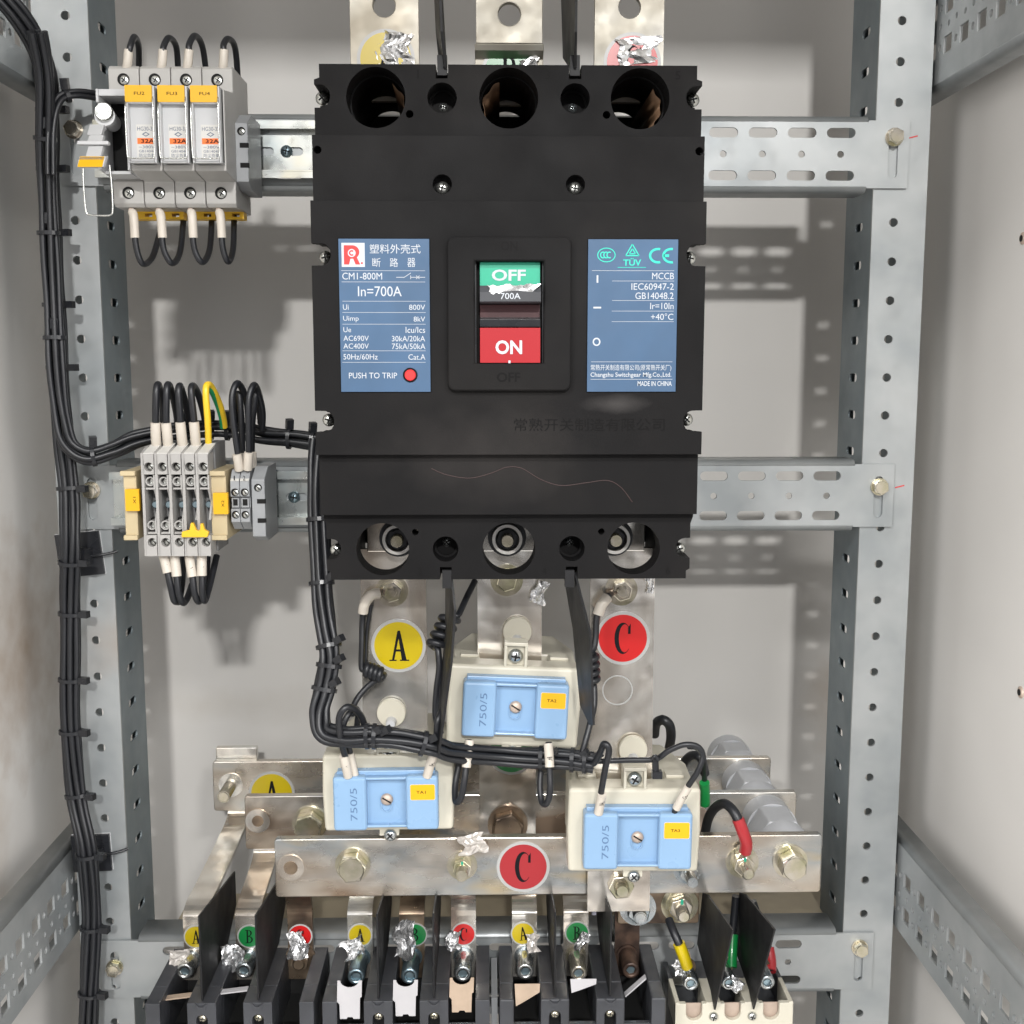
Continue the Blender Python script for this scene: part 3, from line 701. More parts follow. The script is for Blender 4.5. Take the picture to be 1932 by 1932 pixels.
# cavities: paper liners on top, clamped busbar ends below
for i, x in enumerate(HT):
    mb = MB(); n = 20; a0, a1 = ((-60, 60), (110, 250), (-55, 45))[i]; vs = []; fs = []
    for k in range(n + 1):
        a = R(a0 + (a1 - a0) * k / n); rr = .0140 + .0006 * math.sin(k)
        vs += [(x + rr * math.cos(a), .6560 + .004 * abs(math.sin(a * 2)), zT + rr * math.sin(a)), (x + rr * .8 * math.cos(a), .742, zT + rr * .8 * math.sin(a))]
    for k in range(n): fs.append((2 * k, 2 * k + 2, 2 * k + 3, 2 * k + 1))
    mb.add(vs, fs, "paper_brown", True); mb.build("paper_liner", BR, solid=.0003)
mb = MB(); mb.box(CX - .098, CX + .098, .7445, .7475, -.12, .150, "cavity"); mb.build("rear_plate", BR)

# ================================================================== FUSE HOLDERS (18 mm modules)
c1 = frame(0, 0, 1000, 800, 1932)
def zf(y, Y): return qz(y, Y)
FX0 = -.2200; FW = .01805
def fuse_socket(root, xa, xb, side_mat="fu_body"):
    prof = [(.740, .1685), (.740, .0885), (.7000, .0885), (.6975, .0905), (.6975, .1030), (.6740, .1055), (.6740, .1500), (.6975, .1535), (.6975, .1665), (.7000, .1685)]
    mb = MB(); mb.prism(prof, xa + .0002, xb - .0002, side_mat, axis='X'); mb.build("socket_body", root, bevel=.0006)
def fuse_screws(root, xc):
    for z in (.1605, .0965):
        mb = MB(); mb.lathe([(.0035, -.0002), (.0035, .0003)], "cavity", (xc, .6974, z), seg=20); h = mb.build("screw_hole", root)
        pan_screw(h, xc + .0004, z - .0003, .6974, .0028, "screw", rot=.6, depth=.0006)
def fuse_holder(i, text, lab):
    xa = FX0 + i * FW; xb = xa + FW; xc = (xa + xb) / 2
    root = thing("fuse_holder", (xc, .72, .0885), lab, "fuse holder", "DIN rail fuse holders")
    fuse_socket(root, xa, xb); fuse_screws(root, xc)
    # front lid with side walls
    mb = MB(); l, r = xa + .0012, xb - .0009; yf = .6655
    mb.prism(rrect(l, r, .1085, .1505, .0012), .6700, .6738, "fu_white")
    mb.box(l, l + .0011, yf, .6735, .1085, .1500, "fu_white"); mb.box(r - .0011, r, yf, .6735, .1085, .1500, "fu_white")
    mb.box(l + .0012, r - .0012, yf + .0003, .6735, .1405, .1500, "fu_white")
    mb.prism([(yf, .1085), (.6735, .1085), (.6735, .1120), (yf + .002, .1110)], l + .0012, r - .0012, "fu_white", axis='X')
    lid = mb.build("lid", root, bevel=.0003)
    # rating label inside the lid
    mb = MB(); A, B = l + .0040, r - .0014; y = .66985
    mb.box(A, B, y, .6701, .1115, .1300, "marker_white")
    T = lambda s_, f0, f1, z0, z1, m="ink_grey", b=.0: mb.text(s_, A + (B - A) * f0, A + (B - A) * f1, z0, z1, y - .0001, m, bold=b)
    T("HG30-32", .06, .98, .1266, .1288); 
    d = (A + B) / 2; mb.prism([(d - .0022, .1247), (d, .1234), (d + .0022, .1247), (d, .1260)], y - .0001, y, "ink_grey", [[(d - .0014, .1247), (d, .1239), (d + .0014, .1247), (d, .1255)]])
    mb.box(A + .0004, B - .0001, y - .0001, y, .1194, .1226, "orange_print"); mb.text("32A", A + .0024, B - .0006, .1199, .1221, y - .00015, "ink", bold=.02)
    T("~380V", .1, .95, .1170, .1186); T("GB14048", .1, .95, .1148, .1162); T("防尘负载", .1, .95, .1122, .1142)
    mb.build("rating_label", lid)
    # yellow circuit label
    mb = MB(); mb.prism(rrect(l - .0002, r - .0012, .1412, .1502, .0005), yf - .00035, yf + .0002, "yellow_label"); c = (l + r) / 2
    mb.text(text, c - .0030, c + .0028, .1449, .1466, yf - .00045, "ink", bold=.0)
    tag(mb.build("circuit_label", lid), "yellow label reading " + text)
    # wire bail
    mb = MB(); zt_, zb_ = .1440, .1105; y0 = .6640
    P = [(r - .0010, y0 + .002, zt_), (r - .0006, y0, zt_ - .004), (r - .0006, y0 - .0007, zb_ + .003), (r - .0018, y0 - .0008, zb_ + .0004), (r - .004, y0 - .0008, zb_), (l + .004, y0 - .0008, zb_), (l + .0018, y0 - .0008, zb_ + .0004), (l + .0004, y0 - .0007, zb_ + .003), (l + .0002, y0, zt_ - .006), (l + .0006, y0 + .002, zt_ - .003)]
    mb.tube(P, .00042, "screw", seg=8, sub=4); mb.build("wire_bail", lid)
    return root
fuse_holder(1, "FU2", "closed fuse holder with the yellow label FU2, beside the open one")
fuse_holder(2, "FU3", "closed fuse holder with the yellow label FU3, between FU2 and FU4")
fuse_holder(3, "FU4", "closed fuse holder with the yellow label FU4, last of the row toward the breaker")
# open one: lever folded down
xa = FX0; xb = xa + FW; xc = (xa + xb) / 2
root = thing("fuse_holder", (xc, .72, .0885), "open fuse holder with its lever folded down, showing the silver fuse, leftmost of the row", "fuse holder", "DIN rail fuse holders")
mb = MB(); mb.prism([(.740, .1685), (.740, .0885), (.7000, .0885), (.6975, .0905), (.6975, .1030), (.6990, .1040), (.6990, .1520), (.6975, .1535), (.6975, .1665), (.7000, .1685)], xa + .0002, xb - .0002, "fu_body", axis='X'); mb.build("socket_body", root, bevel=.0006)
fuse_screws(root, xc)
mb = MB()
for x in (xa + .0003, xb - .0016): mb.prism([(.6985, .1040), (.6740, .1060), (.6740, .1250), (.6860, .1300), (.6860, .1400), (.6740, .1430), (.6740, .1500), (.6985, .1525)], x, x + .0013, "fu_white", axis='X')
mb.box(xa + .0017, xb - .0017, .6745, .6985, .1465, .1500, "fu_white"); mb.box(xa + .0017, xb - .0017, .6800, .6985, .1045, .1062, "fu_white")
mb.box(xa + .0017, xb - .0017, .6960, .6988, .1063, .1464, "cavity")
mb.build("open_frame", root)
p0 = q(195, 210, .668); p1 = q(212, 232, .690); d = (p1 - p0).normalized()
M = Matrix.Translation(p0) @ d.to_track_quat('Y', 'Z').to_matrix().to_4x4()
mb = MB(); mb.lathe([(.0045, 0), (.0050, .0005), (.0050, .0070)], "screw", (0, 0, 0), seg=26, M=M); mb.lathe([(.0046, .0071), (.0046, .0240)], "fu_white", (0, 0, 0), seg=26, M=M)
mb.lathe([(.0056, .003), (.0056, .0062)], "fu_white", (0, 0, 0), seg=26, M=Matrix.Translation((.0, .0, -.0016)) @ M)
mb.build("cartridge_fuse", root)
mb = MB(); lp = [q(182, 235, .668), q(178, 255, .662), q(180, 275, .656), q(176, 296, .650)]
for a_, b_ in zip(lp, lp[1:]):
    mb.prism([(a_.y, a_.z), (b_.y, b_.z), (b_.y + .004, b_.z), (a_.y + .004, a_.z)], (a_.x + b_.x) / 2 - .0040, (a_.x + b_.x) / 2 + .0040, "fu_white", axis='X')
a_ = q(176, 270, .655); mb.box(a_.x - .0085, a_.x + .0085, a_.y - .001, a_.y + .003, a_.z - .0010, a_.z + .0010, "fu_white")
a0, b0 = q(149, 295, .648), q(200, 317, .648)
mb.prism([(.6485, a0.z), (.6440, b0.z), (.6480, b0.z), (.6540, a0.z + .0012)], a0.x, b0.x, "fu_white", axis='X')
lev = mb.build("lever", root, bevel=.0004)
mb = MB(); mb.prism([(.6481, a0.z - .0006), (.6437, b0.z - .0002), (.6440, b0.z), (.6485, a0.z)], a0.x + .0004, b0.x - .0006, "yellow_label", axis='X'); mb.build("circuit_label", lev)
mb = MB(); P = [q(x, y, .646) for x, y in ((157, 312), (158, 350), (162, 395), (168, 405), (190, 407), (208, 406), (213, 396), (211, 350), (207, 312))]
mb.tube(P, .0005, "screw", seg=8, sub=4); mb.build("wire_bail", lev)

# grey end clamps
def end_clamp(x0, x1, z0, z1, Yf, lab):
    root = thing("end_clamp", ((x0 + x1) / 2, YU - .02, z0), lab, "end clamp", "grey end clamps on the DIN rails")
    prof = [(Yf, z0), (Yf, z1), (Yf + .004, z1 + .002), (Yf + .013, z1 + .007), (Yf + .040, z1 + .007), (Yf + .040, z0 - .004), (Yf + .010, z0 - .004)]
    mb = MB(); mb.prism(prof, x0, x1, "clamp_grey", axis='X'); mb.build("body", root, bevel=.0004)
    mb = MB(); zc = z1 - (z1 - z0) * .14; xm = (x0 + x1) / 2
    mb.lathe([(.0024, -.0002), (.0024, .0004)], "cavity", (xm, Yf, zc), seg=20)
    mb.build("screw_hole", root); pan_screw(root, xm + .0003, zc - .0003, Yf, .0019, "screw", cross=False, rot=.8, depth=.0004)
    for f in (.38, .72):
        z = z1 - (z1 - z0) * f; n = MB(); n.box(x1 - .0048, x1 + .0002, Yf - .0002, Yf + .002, z - .0014, z + .0014, "cavity"); n.build("notch", root)
    return root
a_, b_ = q(443, 232, .700), q(470, 343, .700)
end_clamp(a_.x, b_.x, b_.z, a_.z, .700, "grey end clamp beside the fuse holders on the upper DIN rail")
a_, b_ = q(474, 905, .700), q(502, 1012, .700)
end_clamp(a_.x, b_.x, b_.z, a_.z, .700, "grey end clamp beside the small numbered terminals on the lower DIN rail")

# looping wires
def wire(pts, r=.0016, m="wire_black", lab="", sleeves=(), parent=None, name="wire", cat="wire", group=None, seg=12, marks=True, stext="UNI"):
    mb = MB(); mb.tube(pts, r, m, seg=seg); o = mb.build(name, parent)
    if not parent: tag(o, lab, cat, group)
    for s_ in sleeves:
        sleeve_wire(s_, r, o, marks, stext)
    return o
def sleeve_wire(s_, r, o, marks=True, stext="U41"):
    mb = MB(); mb.tube(s_, r * 1.42, "sleeve", seg=14, sub=3)
    if marks:
        a, b = Vector(s_[0]), Vector(s_[-1]); d = b - a; Lh = d.length; c = a + d * .62
        ang = math.atan2(d.x, d.z)
        M = Matrix.Translation(c + Vector((r * .2, -r * 1.52, 0))) @ Matrix.Rotation(ang, 4, 'Y')
        me = text_mesh(stext)
        vs = [Vector(v) for v in me[0]]; x1 = max(v.x for v in vs); z1 = max(v.y for v in vs)
        k = min(.0034, Lh * .4)
        mb.add([(((v.y / z1) - .5) * -r * 1.5, abs(((v.y / z1) - .5)) ** 2 * r * 1.0, (v.x / x1 - .5) * k) for v in vs], me[1], "ink", False, M)
    return mb.build("sleeve", o)
GW = "black jumper wires on the fuse holders"
# top: up from the screw terminals and over, back behind the holders
tops = [((238, 140), (243, 105), (247, 85), (254, 70), (262, 90), (262, 145), "leftmost"), ((303, 140), (308, 105), (309, 88), (319, 72), (333, 90), (337, 150), "second"), ((352, 140), (357, 105), (357, 85), (368, 68), (382, 88), (391, 150), "third"), ((420, 140), (423, 105), (422, 85), (431, 74), (444, 92), (450, 165), "fourth")]
for k, (a, b, c, d, e, f, nm) in enumerate(tops):
    wire([q(*a, .705), q(*b, .700), q(*c, .700), q(*d, .708), q(*e, .722), q(*f, .738)], .00185,
         lab="%s of the four black wires looping over the top of the fuse holders" % nm, group=GW, sleeves=[[q(a[0] - 1, a[1] - 6, .7025), q((a[0] + b[0]) / 2, (a[1] + b[1]) / 2, .700), q(b[0], b[1] - 10, .700)]], stext="U1")
bots = [((250, 395), (253, 425), (258, 470), (270, 498), (288, 485), (302, 440), "leftmost"), ((301, 395), (305, 425), (309, 470), (325, 497), (340, 475), (347, 408), "second"), ((361, 395), (363, 425), (367, 470), (382, 495), (396, 470), (400, 408), "third"), ((414, 395), (417, 425), (421, 470), (431, 494), (440, 470), (442, 408), "fourth")]
for k, (a, b, c, d, e, f, nm) in enumerate(bots):
    o = wire([q(*a, .705), q(*b, .700), q(*c, .700), q(*d, .703), q(*e, .715), q(*f, .728)], .00185,
         lab="%s of the four black wires hanging in a loop under the fuse holders" % nm, group=GW, sleeves=[[q(a[0], a[1] + 6, .7015), q((a[0] + b[0]) / 2 + 1, (a[1] + b[1]) / 2, .700), q(b[0] + 2, b[1] + 24, .700)]], stext="N1")
    mb = MB(); p = q(a[0], a[1] + 3, .703); mb.cyl(p.x, p.z, .701, .705, .0017, "brass", 14); mb.build("ferrule", o)
    p = q(a[0] + 32, 407, .722); mb = MB(); mb.prism(rect(p.x - .0085, p.x + .0050, p.z - .0024, p.z + .0022), .7195, .7290, "jumper", [rect(p.x - .0020, p.x + .0025, p.z - .0010, p.z + .0010)])
    tag(mb.build("rail_clip"), "%s of the four yellow rail release clips under the fuse holders" % nm, "rail clip", "yellow rail release clips")

# ================================================================== TERMINAL BLOCKS
c5 = frame(380, 1080, 960, 1800, 1556)
YT = .690
TX0 = qx(c5(98, 0)[0], YT, 950); TP = (qx(c5(650, 0)[0], YT, 950) - TX0) / 5.18
zt_ = lambda y: qz(c5(0, y)[1], YT)
def terminal_block(i, lab, jumper=False):
    xa = TX0 + i * TP; xb = xa + TP; w_ = TP
    root = thing("terminal_block", ((xa + xb) / 2, .72, zt_(1465)), lab, "terminal block", "row of five grey terminal blocks")
    # back plate with toothed profile
    mb = MB(); mb.prism([(YT + .001, zt_(1465)), (YT + .001, zt_(662)), (YT + .013, zt_(662) + .0035), (YT + .047, zt_(662) + .0035), (YT + .047, zt_(1465) - .001), (YT + .008, zt_(1465) - .001)], xa, xa + w_ * .20, "terminal_grey", axis='X')
    mb.box(xa + w_ * .2, xb - .0001, YT + .018, YT + .046, zt_(1462), zt_(600), "terminal_dark")
    mb.build("side_plate", root)
    # four blocks in front
    x0, x1 = xa + w_ * .2, xb - .0003
    mb = MB(); zz = [(zt_(827), zt_(665)), (zt_(1464), zt_(1300))]
    ctr = [zt_(768), zt_(1357)]
    mb.prism(rect(x0, x1, zz[0][0], zz[0][1]), YT, YT + .014, "terminal_grey", [circ((x0 + x1) / 2, ctr[0], .0027, 22)])
    mb.build("housing", root, bevel=.0003); mb = MB()
    mb.prism(rect(x0, x1, zz[1][0], zz[1][1]), YT, YT + .014, "terminal_grey", [circ((x0 + x1) / 2 + .0003, ctr[1], .0027, 22)])
    mb.build("housing", root, bevel=.0003)
    for c in ctr: pan_screw(root, (x0 + x1) / 2 + .0006, c - .0002, YT + .004, .0021, "screw", cross=False, rot=.9, depth=.0005)
    # upper and lower test funnels: rings
    for (c, a, b) in ((zt_(885), 945, 832), (zt_(1228), 1292, 1185)):
        if jumper and c < -.09: continue
        m2 = MB(); m2.prism(circ((x0 + x1) / 2 - .0002, c, .0029, 22), YT + .003, YT + .011, "terminal_grey", [circ((x0 + x1) / 2 - .0002, c, .0021, 18)])
        m2.prism([(x0 + .0006, zt_(a)), (x1, zt_(a)), (x1, zt_(b)), (x1 - .0009, zt_(b)), (x1 - .0009, zt_(a) + .0010), (x0 + .0006, zt_(a) + .0010)], YT + .0012, YT + .010, "terminal_grey")
        m2.prism(circ((x0 + x1) / 2 + .0003, c - .0004, .0019, 18), YT + .0072, YT + .0078, "screw")
        m2.box(x0, x1 + .0002, YT + .0112, YT + .018, zt_(a), zt_(b), "cavity")
        m2.build("funnel", root)
    # centre channel: slanted wall and link screw
    m3 = MB(); m3.prism([(YT + .002, zt_(945)), (YT + .016, zt_(960)), (YT + .016, zt_(1180)), (YT + .002, zt_(1185)), (YT + .008, zt_(1060))], x1 - .0012, x1, "terminal_grey", axis='X')
    m3.build("partition", root)
    m4 = MB(); xm = x1 - .0022; zc = zt_(1075); m4.lathe([(.0018, -.0010), (.0024, -.0002), (.0024, .006)], "screw_blue", (xm, YT + .009, zc), seg=20); m4.build("link_screw", root)
    m4 = MB(); ml, mr_ = x0, x1; z0 = zt_(662); 
    m4.add([(ml, YT + .0010, z0 + .0003), (mr_, YT + .0010, z0 + .0003), (mr_ + .0018, YT + .014, z0 + .0052), (ml + .0018, YT + .014, z0 + .0052),
            (ml, YT + .0010, z0 - .001), (mr_, YT + .0010, z0 - .001), (mr_ + .0010, YT + .012, z0 + .0028), (ml + .0010, YT + .012, z0 + .0028)],
           [(0, 1, 2, 3), (4, 7, 6, 5), (0, 4, 5, 1), (1, 5, 6, 2), (2, 6, 7, 3), (3, 7, 4, 0)], "marker_white")
    m4.build("marker_tab", root)
    return root
nm = ["first grey terminal block next to the left yellow label", "second grey terminal block from the left yellow label", "middle grey terminal block of the five", "fourth grey terminal block, left end of the yellow jumper", "fifth grey terminal block under the yellow-green wire, right end of the jumper"]
for i in range(5): terminal_block(i, nm[i], i >= 3)
mb = MB(); a_, b_ = q(*c5(412, 1290), .6885), q(*c5(628, 1322), .6885)
mb.prism([(a_.x, b_.z), (b_.x - .001, b_.z), (b_.x, a_.z + .0006), (b_.x - .0025, a_.z + .002), (b_.x - .0035, a_.z + .0058), (b_.x - .0048, a_.z + .0058), (b_.x - .0052, a_.z + .002), (a_.x + .0100, a_.z + .0012), (a_.x + .0088, a_.z + .002), (a_.x + .0072, a_.z + .0062), (a_.x + .0058, a_.z + .0062), (a_.x + .0050, a_.z + .002), (a_.x + .0003, a_.z + .0008)], .6868, .6900, "jumper")
tag(mb.build("jumper_bridge", bevel=.0003), "yellow plug-in jumper bridging the two right-hand grey terminal blocks", "jumper")
def end_bracket(x0, x1, z0, z1, label_rect, txt, lab, rot_):
    Y = .694
    root = thing("end_bracket", ((x0 + x1) / 2, .72, z0), lab, "end bracket", "beige end brackets of the terminal row")
    mb = MB(); mb.prism(rect(x0, x1, z0, z1), Y + .003, Y + .046, "beige"); 
    mb.box(x0 - .001, x1 + .0002, Y, Y + .004, z1 - .0030, z1, "beige"); mb.box(x0 - .0005, x1 + .0002, Y, Y + .004, z0, z0 + .0030, "beige")
    mb.build("body", root, bevel=.0005)
    (a, b, c, d) = label_rect; A, B = q(a, b, Y - .0003), q(c, d, Y - .0003)
    m = MB(); m.prism(rrect(A.x, B.x, B.z, A.z, .0004), Y - .0006, Y + .0028, "yellow_label")
    xm, zm = (A.x + B.x) / 2, (A.z + B.z) / 2; m.text(txt, xm + .0006, xm + .0022, zm - .0022, zm + .0020, Y - .0007, "ink", rot=math.pi / 2)
    tag(m.build("circuit_label", root), "yellow label reading " + txt)
a_, b_ = q(232, 888, .697), q(262, 1018, .697); end_bracket(a_.x, b_.x, b_.z, a_.z, (236, 923, 264, 964), "X1", "beige end bracket with yellow label X1 left of the grey terminals", 0)
a_, b_ = q(396, 888, .697), q(430, 1018, .697); end_bracket(a_.x, b_.x, b_.z, a_.z, (402, 930, 431, 970), "X2", "beige end bracket with yellow label X2 right of the grey terminals", 0)
# two small numbered terminals
YS = .698
for k, (l_, r_x, s_, lab) in enumerate(((790, 862, "1", "small grey terminal with the digit 1, left of its twin"), (865, 940, "2", "small grey terminal with the digit 2, beside the grey end clamp"))):
    x0, x1 = q(*c5(l_, 900), YS).x, q(*c5(r_x, 900), YS).x; Z = lambda y: q(*c5(800, y), YS).z
    root = thing("small_terminal", ((x0 + x1) / 2, .72, Z(1250)), lab, "terminal block", "two small numbered terminals")
    mb = MB(); mb.prism([(YS + .008, Z(1275)), (YS + .003, Z(1230)), (YS, Z(1205)), (YS, Z(1105)), (YS + .003, Z(1095)), (YS + .003, Z(1015)), (YS, Z(1005)), (YS, Z(885)), (YS + .006, Z(800)), (YS + .04, Z(790)), (YS + .04, Z(1285))], x0, x1 - .0001, "clamp_grey", axis='X')
    mb.build("body", root, bevel=.0003)
    mb = MB(); mb.prism([(YS - .0004, Z(884)), (YS + .0048, Z(830)), (YS + .0058, Z(830)), (YS + .0006, Z(884))], x0 + .0002, x1 - .0002, "marker_white", axis='X')
    zc_ = (Z(838) + Z(880)) / 2; hw = .0003 if s_ == "1" else .0007; mb.text(s_, (x0 + x1) / 2 - hw, (x0 + x1) / 2 + hw, zc_ - .0014, zc_ + .0014, YS - .0006, "ink"); mb.build("marker_tab", root)
    for y in (972, 1148):
        m = MB(); m.lathe([(.0024, -.0002), (.0024, .0004)], "cavity", ((x0 + x1) / 2, YS, Z(y)), seg=18); m.build("hole", root)
        pan_screw(root, (x0 + x1) / 2 + .0004, Z(y) - .0002, YS - .0001, .0018, cross=False, rot=.9, depth=.0003)
    m = MB(); m.box(x0 + .0010, x1 - .0012, YS + .0008, YS + .0032, Z(1078), Z(1030), "cavity"); m.prism(rect(x0 + .0006, x1 - .0006, Z(1092), Z(1018)), YS + .0002, YS + .0028, "clamp_grey", [rect(x0 + .0014, x1 - .0014, Z(1078), Z(1026))]); m.build("test_window", root)

# wires at the terminal blocks
GT = "black wires looping over the terminal blocks"
def C5(x, y, Y): return q(*c5(x, y), Y)
for k, (pts, sl, nme, st) in enumerate((
    ([(208, 590, .705), (205, 430, .700), (208, 200, .698), (222, 125, .702), (240, 170, .712), (262, 300, .722), (262, 450, .730)], [(212, 600, .703), (206, 520, .700), (204, 425, .699)], "leftmost", "A421"),
    ([(300, 590, .705), (288, 430, .700), (290, 200, .698), (303, 125, .702), (330, 180, .712), (365, 330, .722), (380, 450, .730)], [(302, 600, .703), (296, 520, .700), (286, 427, .699)], "second", "B421"),
    ([(410, 590, .705), (400, 420, .700), (385, 200, .698), (395, 135, .702), (420, 200, .712), (455, 340, .722), (480, 450, .730)], [(418, 600, .703), (408, 520, .700), (398, 422, .699)], "third", "C421"),
    ([(515, 590, .705), (508, 420, .700), (485, 200, .698), (495, 135, .702), (530, 180, .712), (570, 300, .722), (600, 440, .730)], [(522, 600, .703), (515, 520, .700), (506, 420, .699)], "fourth", "N420"))):
    wire([C5(*p) for p in pts], .00215, lab="%s of the four thick black wires looping above the grey terminal blocks" % nme, group=GT, sleeves=[[C5(*p) for p in sl]], stext=st)
o = wire([C5(*p) for p in ((620, 590, .705), (615, 420, .700), (600, 220, .698), (605, 135, .700), (640, 140, .706), (700, 260, .718), (735, 380, .726), (745, 460, .730))], .00205, "wire_yellow", "yellow and green striped earth wire looping above the fifth terminal block")
mb = MB(); P = [C5(*p) + Vector((-.00055, -.00028, -.0004)) for p in ((622, 150, .704), (650, 170, .708), (692, 262, .7180), (728, 375, .7260), (738, 460, .7300))]; mb.tube(P, .0017, "wire_green", seg=10); mb.build("green_stripe", o)
for k, (pts, sl, nme) in enumerate((
    ([(860, 790, .703), (850, 660, .700), (815, 420, .698), (805, 220, .698), (845, 115, .702), (895, 180, .712), (925, 300, .722), (935, 480, .730)], [(862, 795, .702), (853, 730, .700), (842, 672, .699)], "left front wire looping above the small numbered terminals"),
    ([(885, 790, .715), (885, 660, .715), (880, 420, .712), (865, 230, .712), (850, 200, .714), (835, 260, .718), (830, 420, .728)], [(892, 792, .714), (889, 730, .713), (884, 668, .712)], "left rear wire looping inside the front one above the small terminals"),
    ([(930, 790, .703), (938, 650, .700), (935, 420, .698), (940, 230, .698), (975, 130, .702), (1010, 180, .712), (1045, 340, .722), (1040, 480, .730)], [(928, 790, .702), (932, 720, .700), (938, 658, .699)], "right front wire looping above the small numbered terminals"),
    ([(965, 780, .715), (960, 640, .715), (965, 420, .712), (985, 250, .712), (995, 190, .714), (1015, 260, .718), (1030, 430, .728)], [(962, 770, .714), (962, 715, .713), (960, 660, .712)], "right rear wire tucked behind the loop above the small terminals"))):
    wire([C5(*p) for p in pts], .00200, lab=nme, group="wires looping above the small numbered terminals", sleeves=[[C5(*p) for p in sl]], marks=False)
for k, (pts, sl, nme) in enumerate((
    ([(275, 1480, .700), (300, 1600, .697), (325, 1720, .697), (350, 1820, .700), (385, 1835, .706)], [(268, 1475, .699), (285, 1540, .697), (300, 1605, .696)], "leftmost"),
    ([(355, 1480, .700), (370, 1620, .697), (385, 1760, .697), (420, 1840, .702), (455, 1800, .710), (490, 1700, .720)], [(352, 1475, .699), (362, 1550, .697), (370, 1632, .696)], "second"),
    ([(475, 1480, .700), (495, 1630, .697), (510, 1760, .697), (540, 1830, .702), (570, 1800, .710)], [(470, 1475, .699), (482, 1560, .697), (495, 1636, .696)], "third"),
    ([(568, 1480, .700), (570, 1620, .697), (572, 1760, .697), (590, 1825, .702), (620, 1740, .712), (655, 1600, .722), (685, 1470, .730)], [(568, 1475, .699), (567, 1550, .697), (567, 1628, .696)], "fourth"))):
    wire([C5(*p) for p in pts], .0021, lab="%s of the four black wires hanging under the grey terminal blocks" % nme, group="wires hanging under the terminal blocks", sleeves=[[C5(*p) for p in sl]], stext="X4")
wire([C5(*p) for p in ((385, 1835, .708), (400, 1780, .716), (415, 1650, .724), (420, 1480, .730))], .0021, lab="rear black wire rising behind the second sleeve under the terminal blocks", group="wires hanging under the terminal blocks")
wire([C5(*p) for p in ((570, 1825, .708), (590, 1740, .716), (605, 1600, .724), (612, 1480, .730))], .0021, lab="rear black wire rising behind the fourth sleeve under the terminal blocks", group="wires hanging under the terminal blocks")

# ================================================================== CABLE HARNESSES
def ring_tie(parent, P, T, r, head=None, wd=.0024, m="black_shiny", rx=None):
    T = T.normalized(); ref = Vector((0, 1, 0)); N = (ref - T * ref.dot(T)).normalized(); B = T.cross(N)
    mb = MB(); n = 22; vs = []; fs = []
    for rr, dd in ((r, -wd / 2), (r + .0009, -wd / 2), (r + .0009, wd / 2), (r, wd / 2)):
        for i in range(n):
            a = 2 * math.pi * i / n; vs.append(P + (rr * .82) * math.cos(a) * N + rr * (rx or 1) * math.sin(a) * B + T * dd)
    for k in range(4):
        for i in range(n):
            j = (i + 1) % n; k2 = (k + 1) % 4; fs.append((k * n + i, k * n + j, k2 * n + j, k2 * n + i))
    mb.add(vs, fs, m)
    if head is not None:
        c = P + head * (r + .0030); d = head.normalized(); M = Matrix.Translation(c) @ d.to_track_quat('X', 'Z').to_matrix().to_4x4()
        mb.box(-.0034, .0030, -.0024, .0020, -.0021, .0021, m, M)
    return mb.build("cable_tie", parent)
def harness(lab, path, n, rb, rw, ties, sub=8, name="cable_bundle", flatten=.8, heads=Vector((1, -.25, 0)), seed=1, group="bundles of black control cable"):
    P = spline([q(*p) for p in path], sub); rnd = random.Random(seed)
    root = thing(name, P[len(P) // 2], lab, "cable bundle", group)
    tang = [(P[min(i + 1, len(P) - 1)] - P[max(i - 1, 0)]).normalized() for i in range(len(P))]
    offs = []
    if n > 1:
        ring = max(3, n - (1 if n > 5 else 0))
        for k in range(n):
            if k >= ring: offs.append((0, 0))
            else: offs.append((2 * math.pi * k / ring, rb - rw))
    for k in range(n):
        ph = rnd.uniform(0, 6.28); pts = []
        for i, p in enumerate(P):
            T = tang[i]; ref = Vector((0, 1, 0)); N = (ref - T * ref.dot(T)).normalized(); B = T.cross(N)
            a, rr = offs[k]; a2 = a + .25 * math.sin(i * .11 + seed) ; rr2 = rr * (1 + .06 * math.sin(i * .5 + ph))
            pts.append(p + N * math.cos(a2) * rr2 * flatten + B * math.sin(a2) * rr2)
        mb = MB(); mb.tube(pts, rw, "wire_black", seg=10, sub=1); mb.build("wire", root)
    for y in ties:
        i = min(range(len(P)), key=lambda i: abs(i / (len(P) - 1) - y))
        ring_tie(root, P[i], tang[i], rb + .0002, heads)
    return root, P
def frac(path, sub, yq, key=1):
    # fraction along the path where the picture y reaches yq
    pts = [Vector((p[0], p[1], 0)) for p in path]; s_ = spline(pts, sub)
    i = min(range(len(s_)), key=lambda i: abs(s_[i][key] - yq)); return i / (len(s_) - 1)
main = [(-200, -300, .660), (-60, -60, .690), (10, 0, .700), (62, 70, .715), (88, 150, .728), (92, 230, .733), (93, 320, .736), (97, 440, .738), (103, 560, .738), (110, 680, .738), (116, 780, .738), (126, 880, .738), (132, 960, .736), (133, 1040, .734), (133, 1130, .738), (133, 1250, .738), (134, 1380, .738), (145, 1500, .738), (163, 1600, .732), (172, 1700, .738), (172, 1800, .738), (168, 1900, .738), (166, 2010, .738), (166, 2250, .738)]
ties = [frac(main, 8, y) for y in (205, 325, 443, 570, 697, 925, 1060, 1163, 1275, 1387, 1500, 1610, 1745, 1870)]
HN, HP = harness("thick main bundle of black cables tied down along the left upright", main, 8, .0068, .00185, ties, flatten=.7)
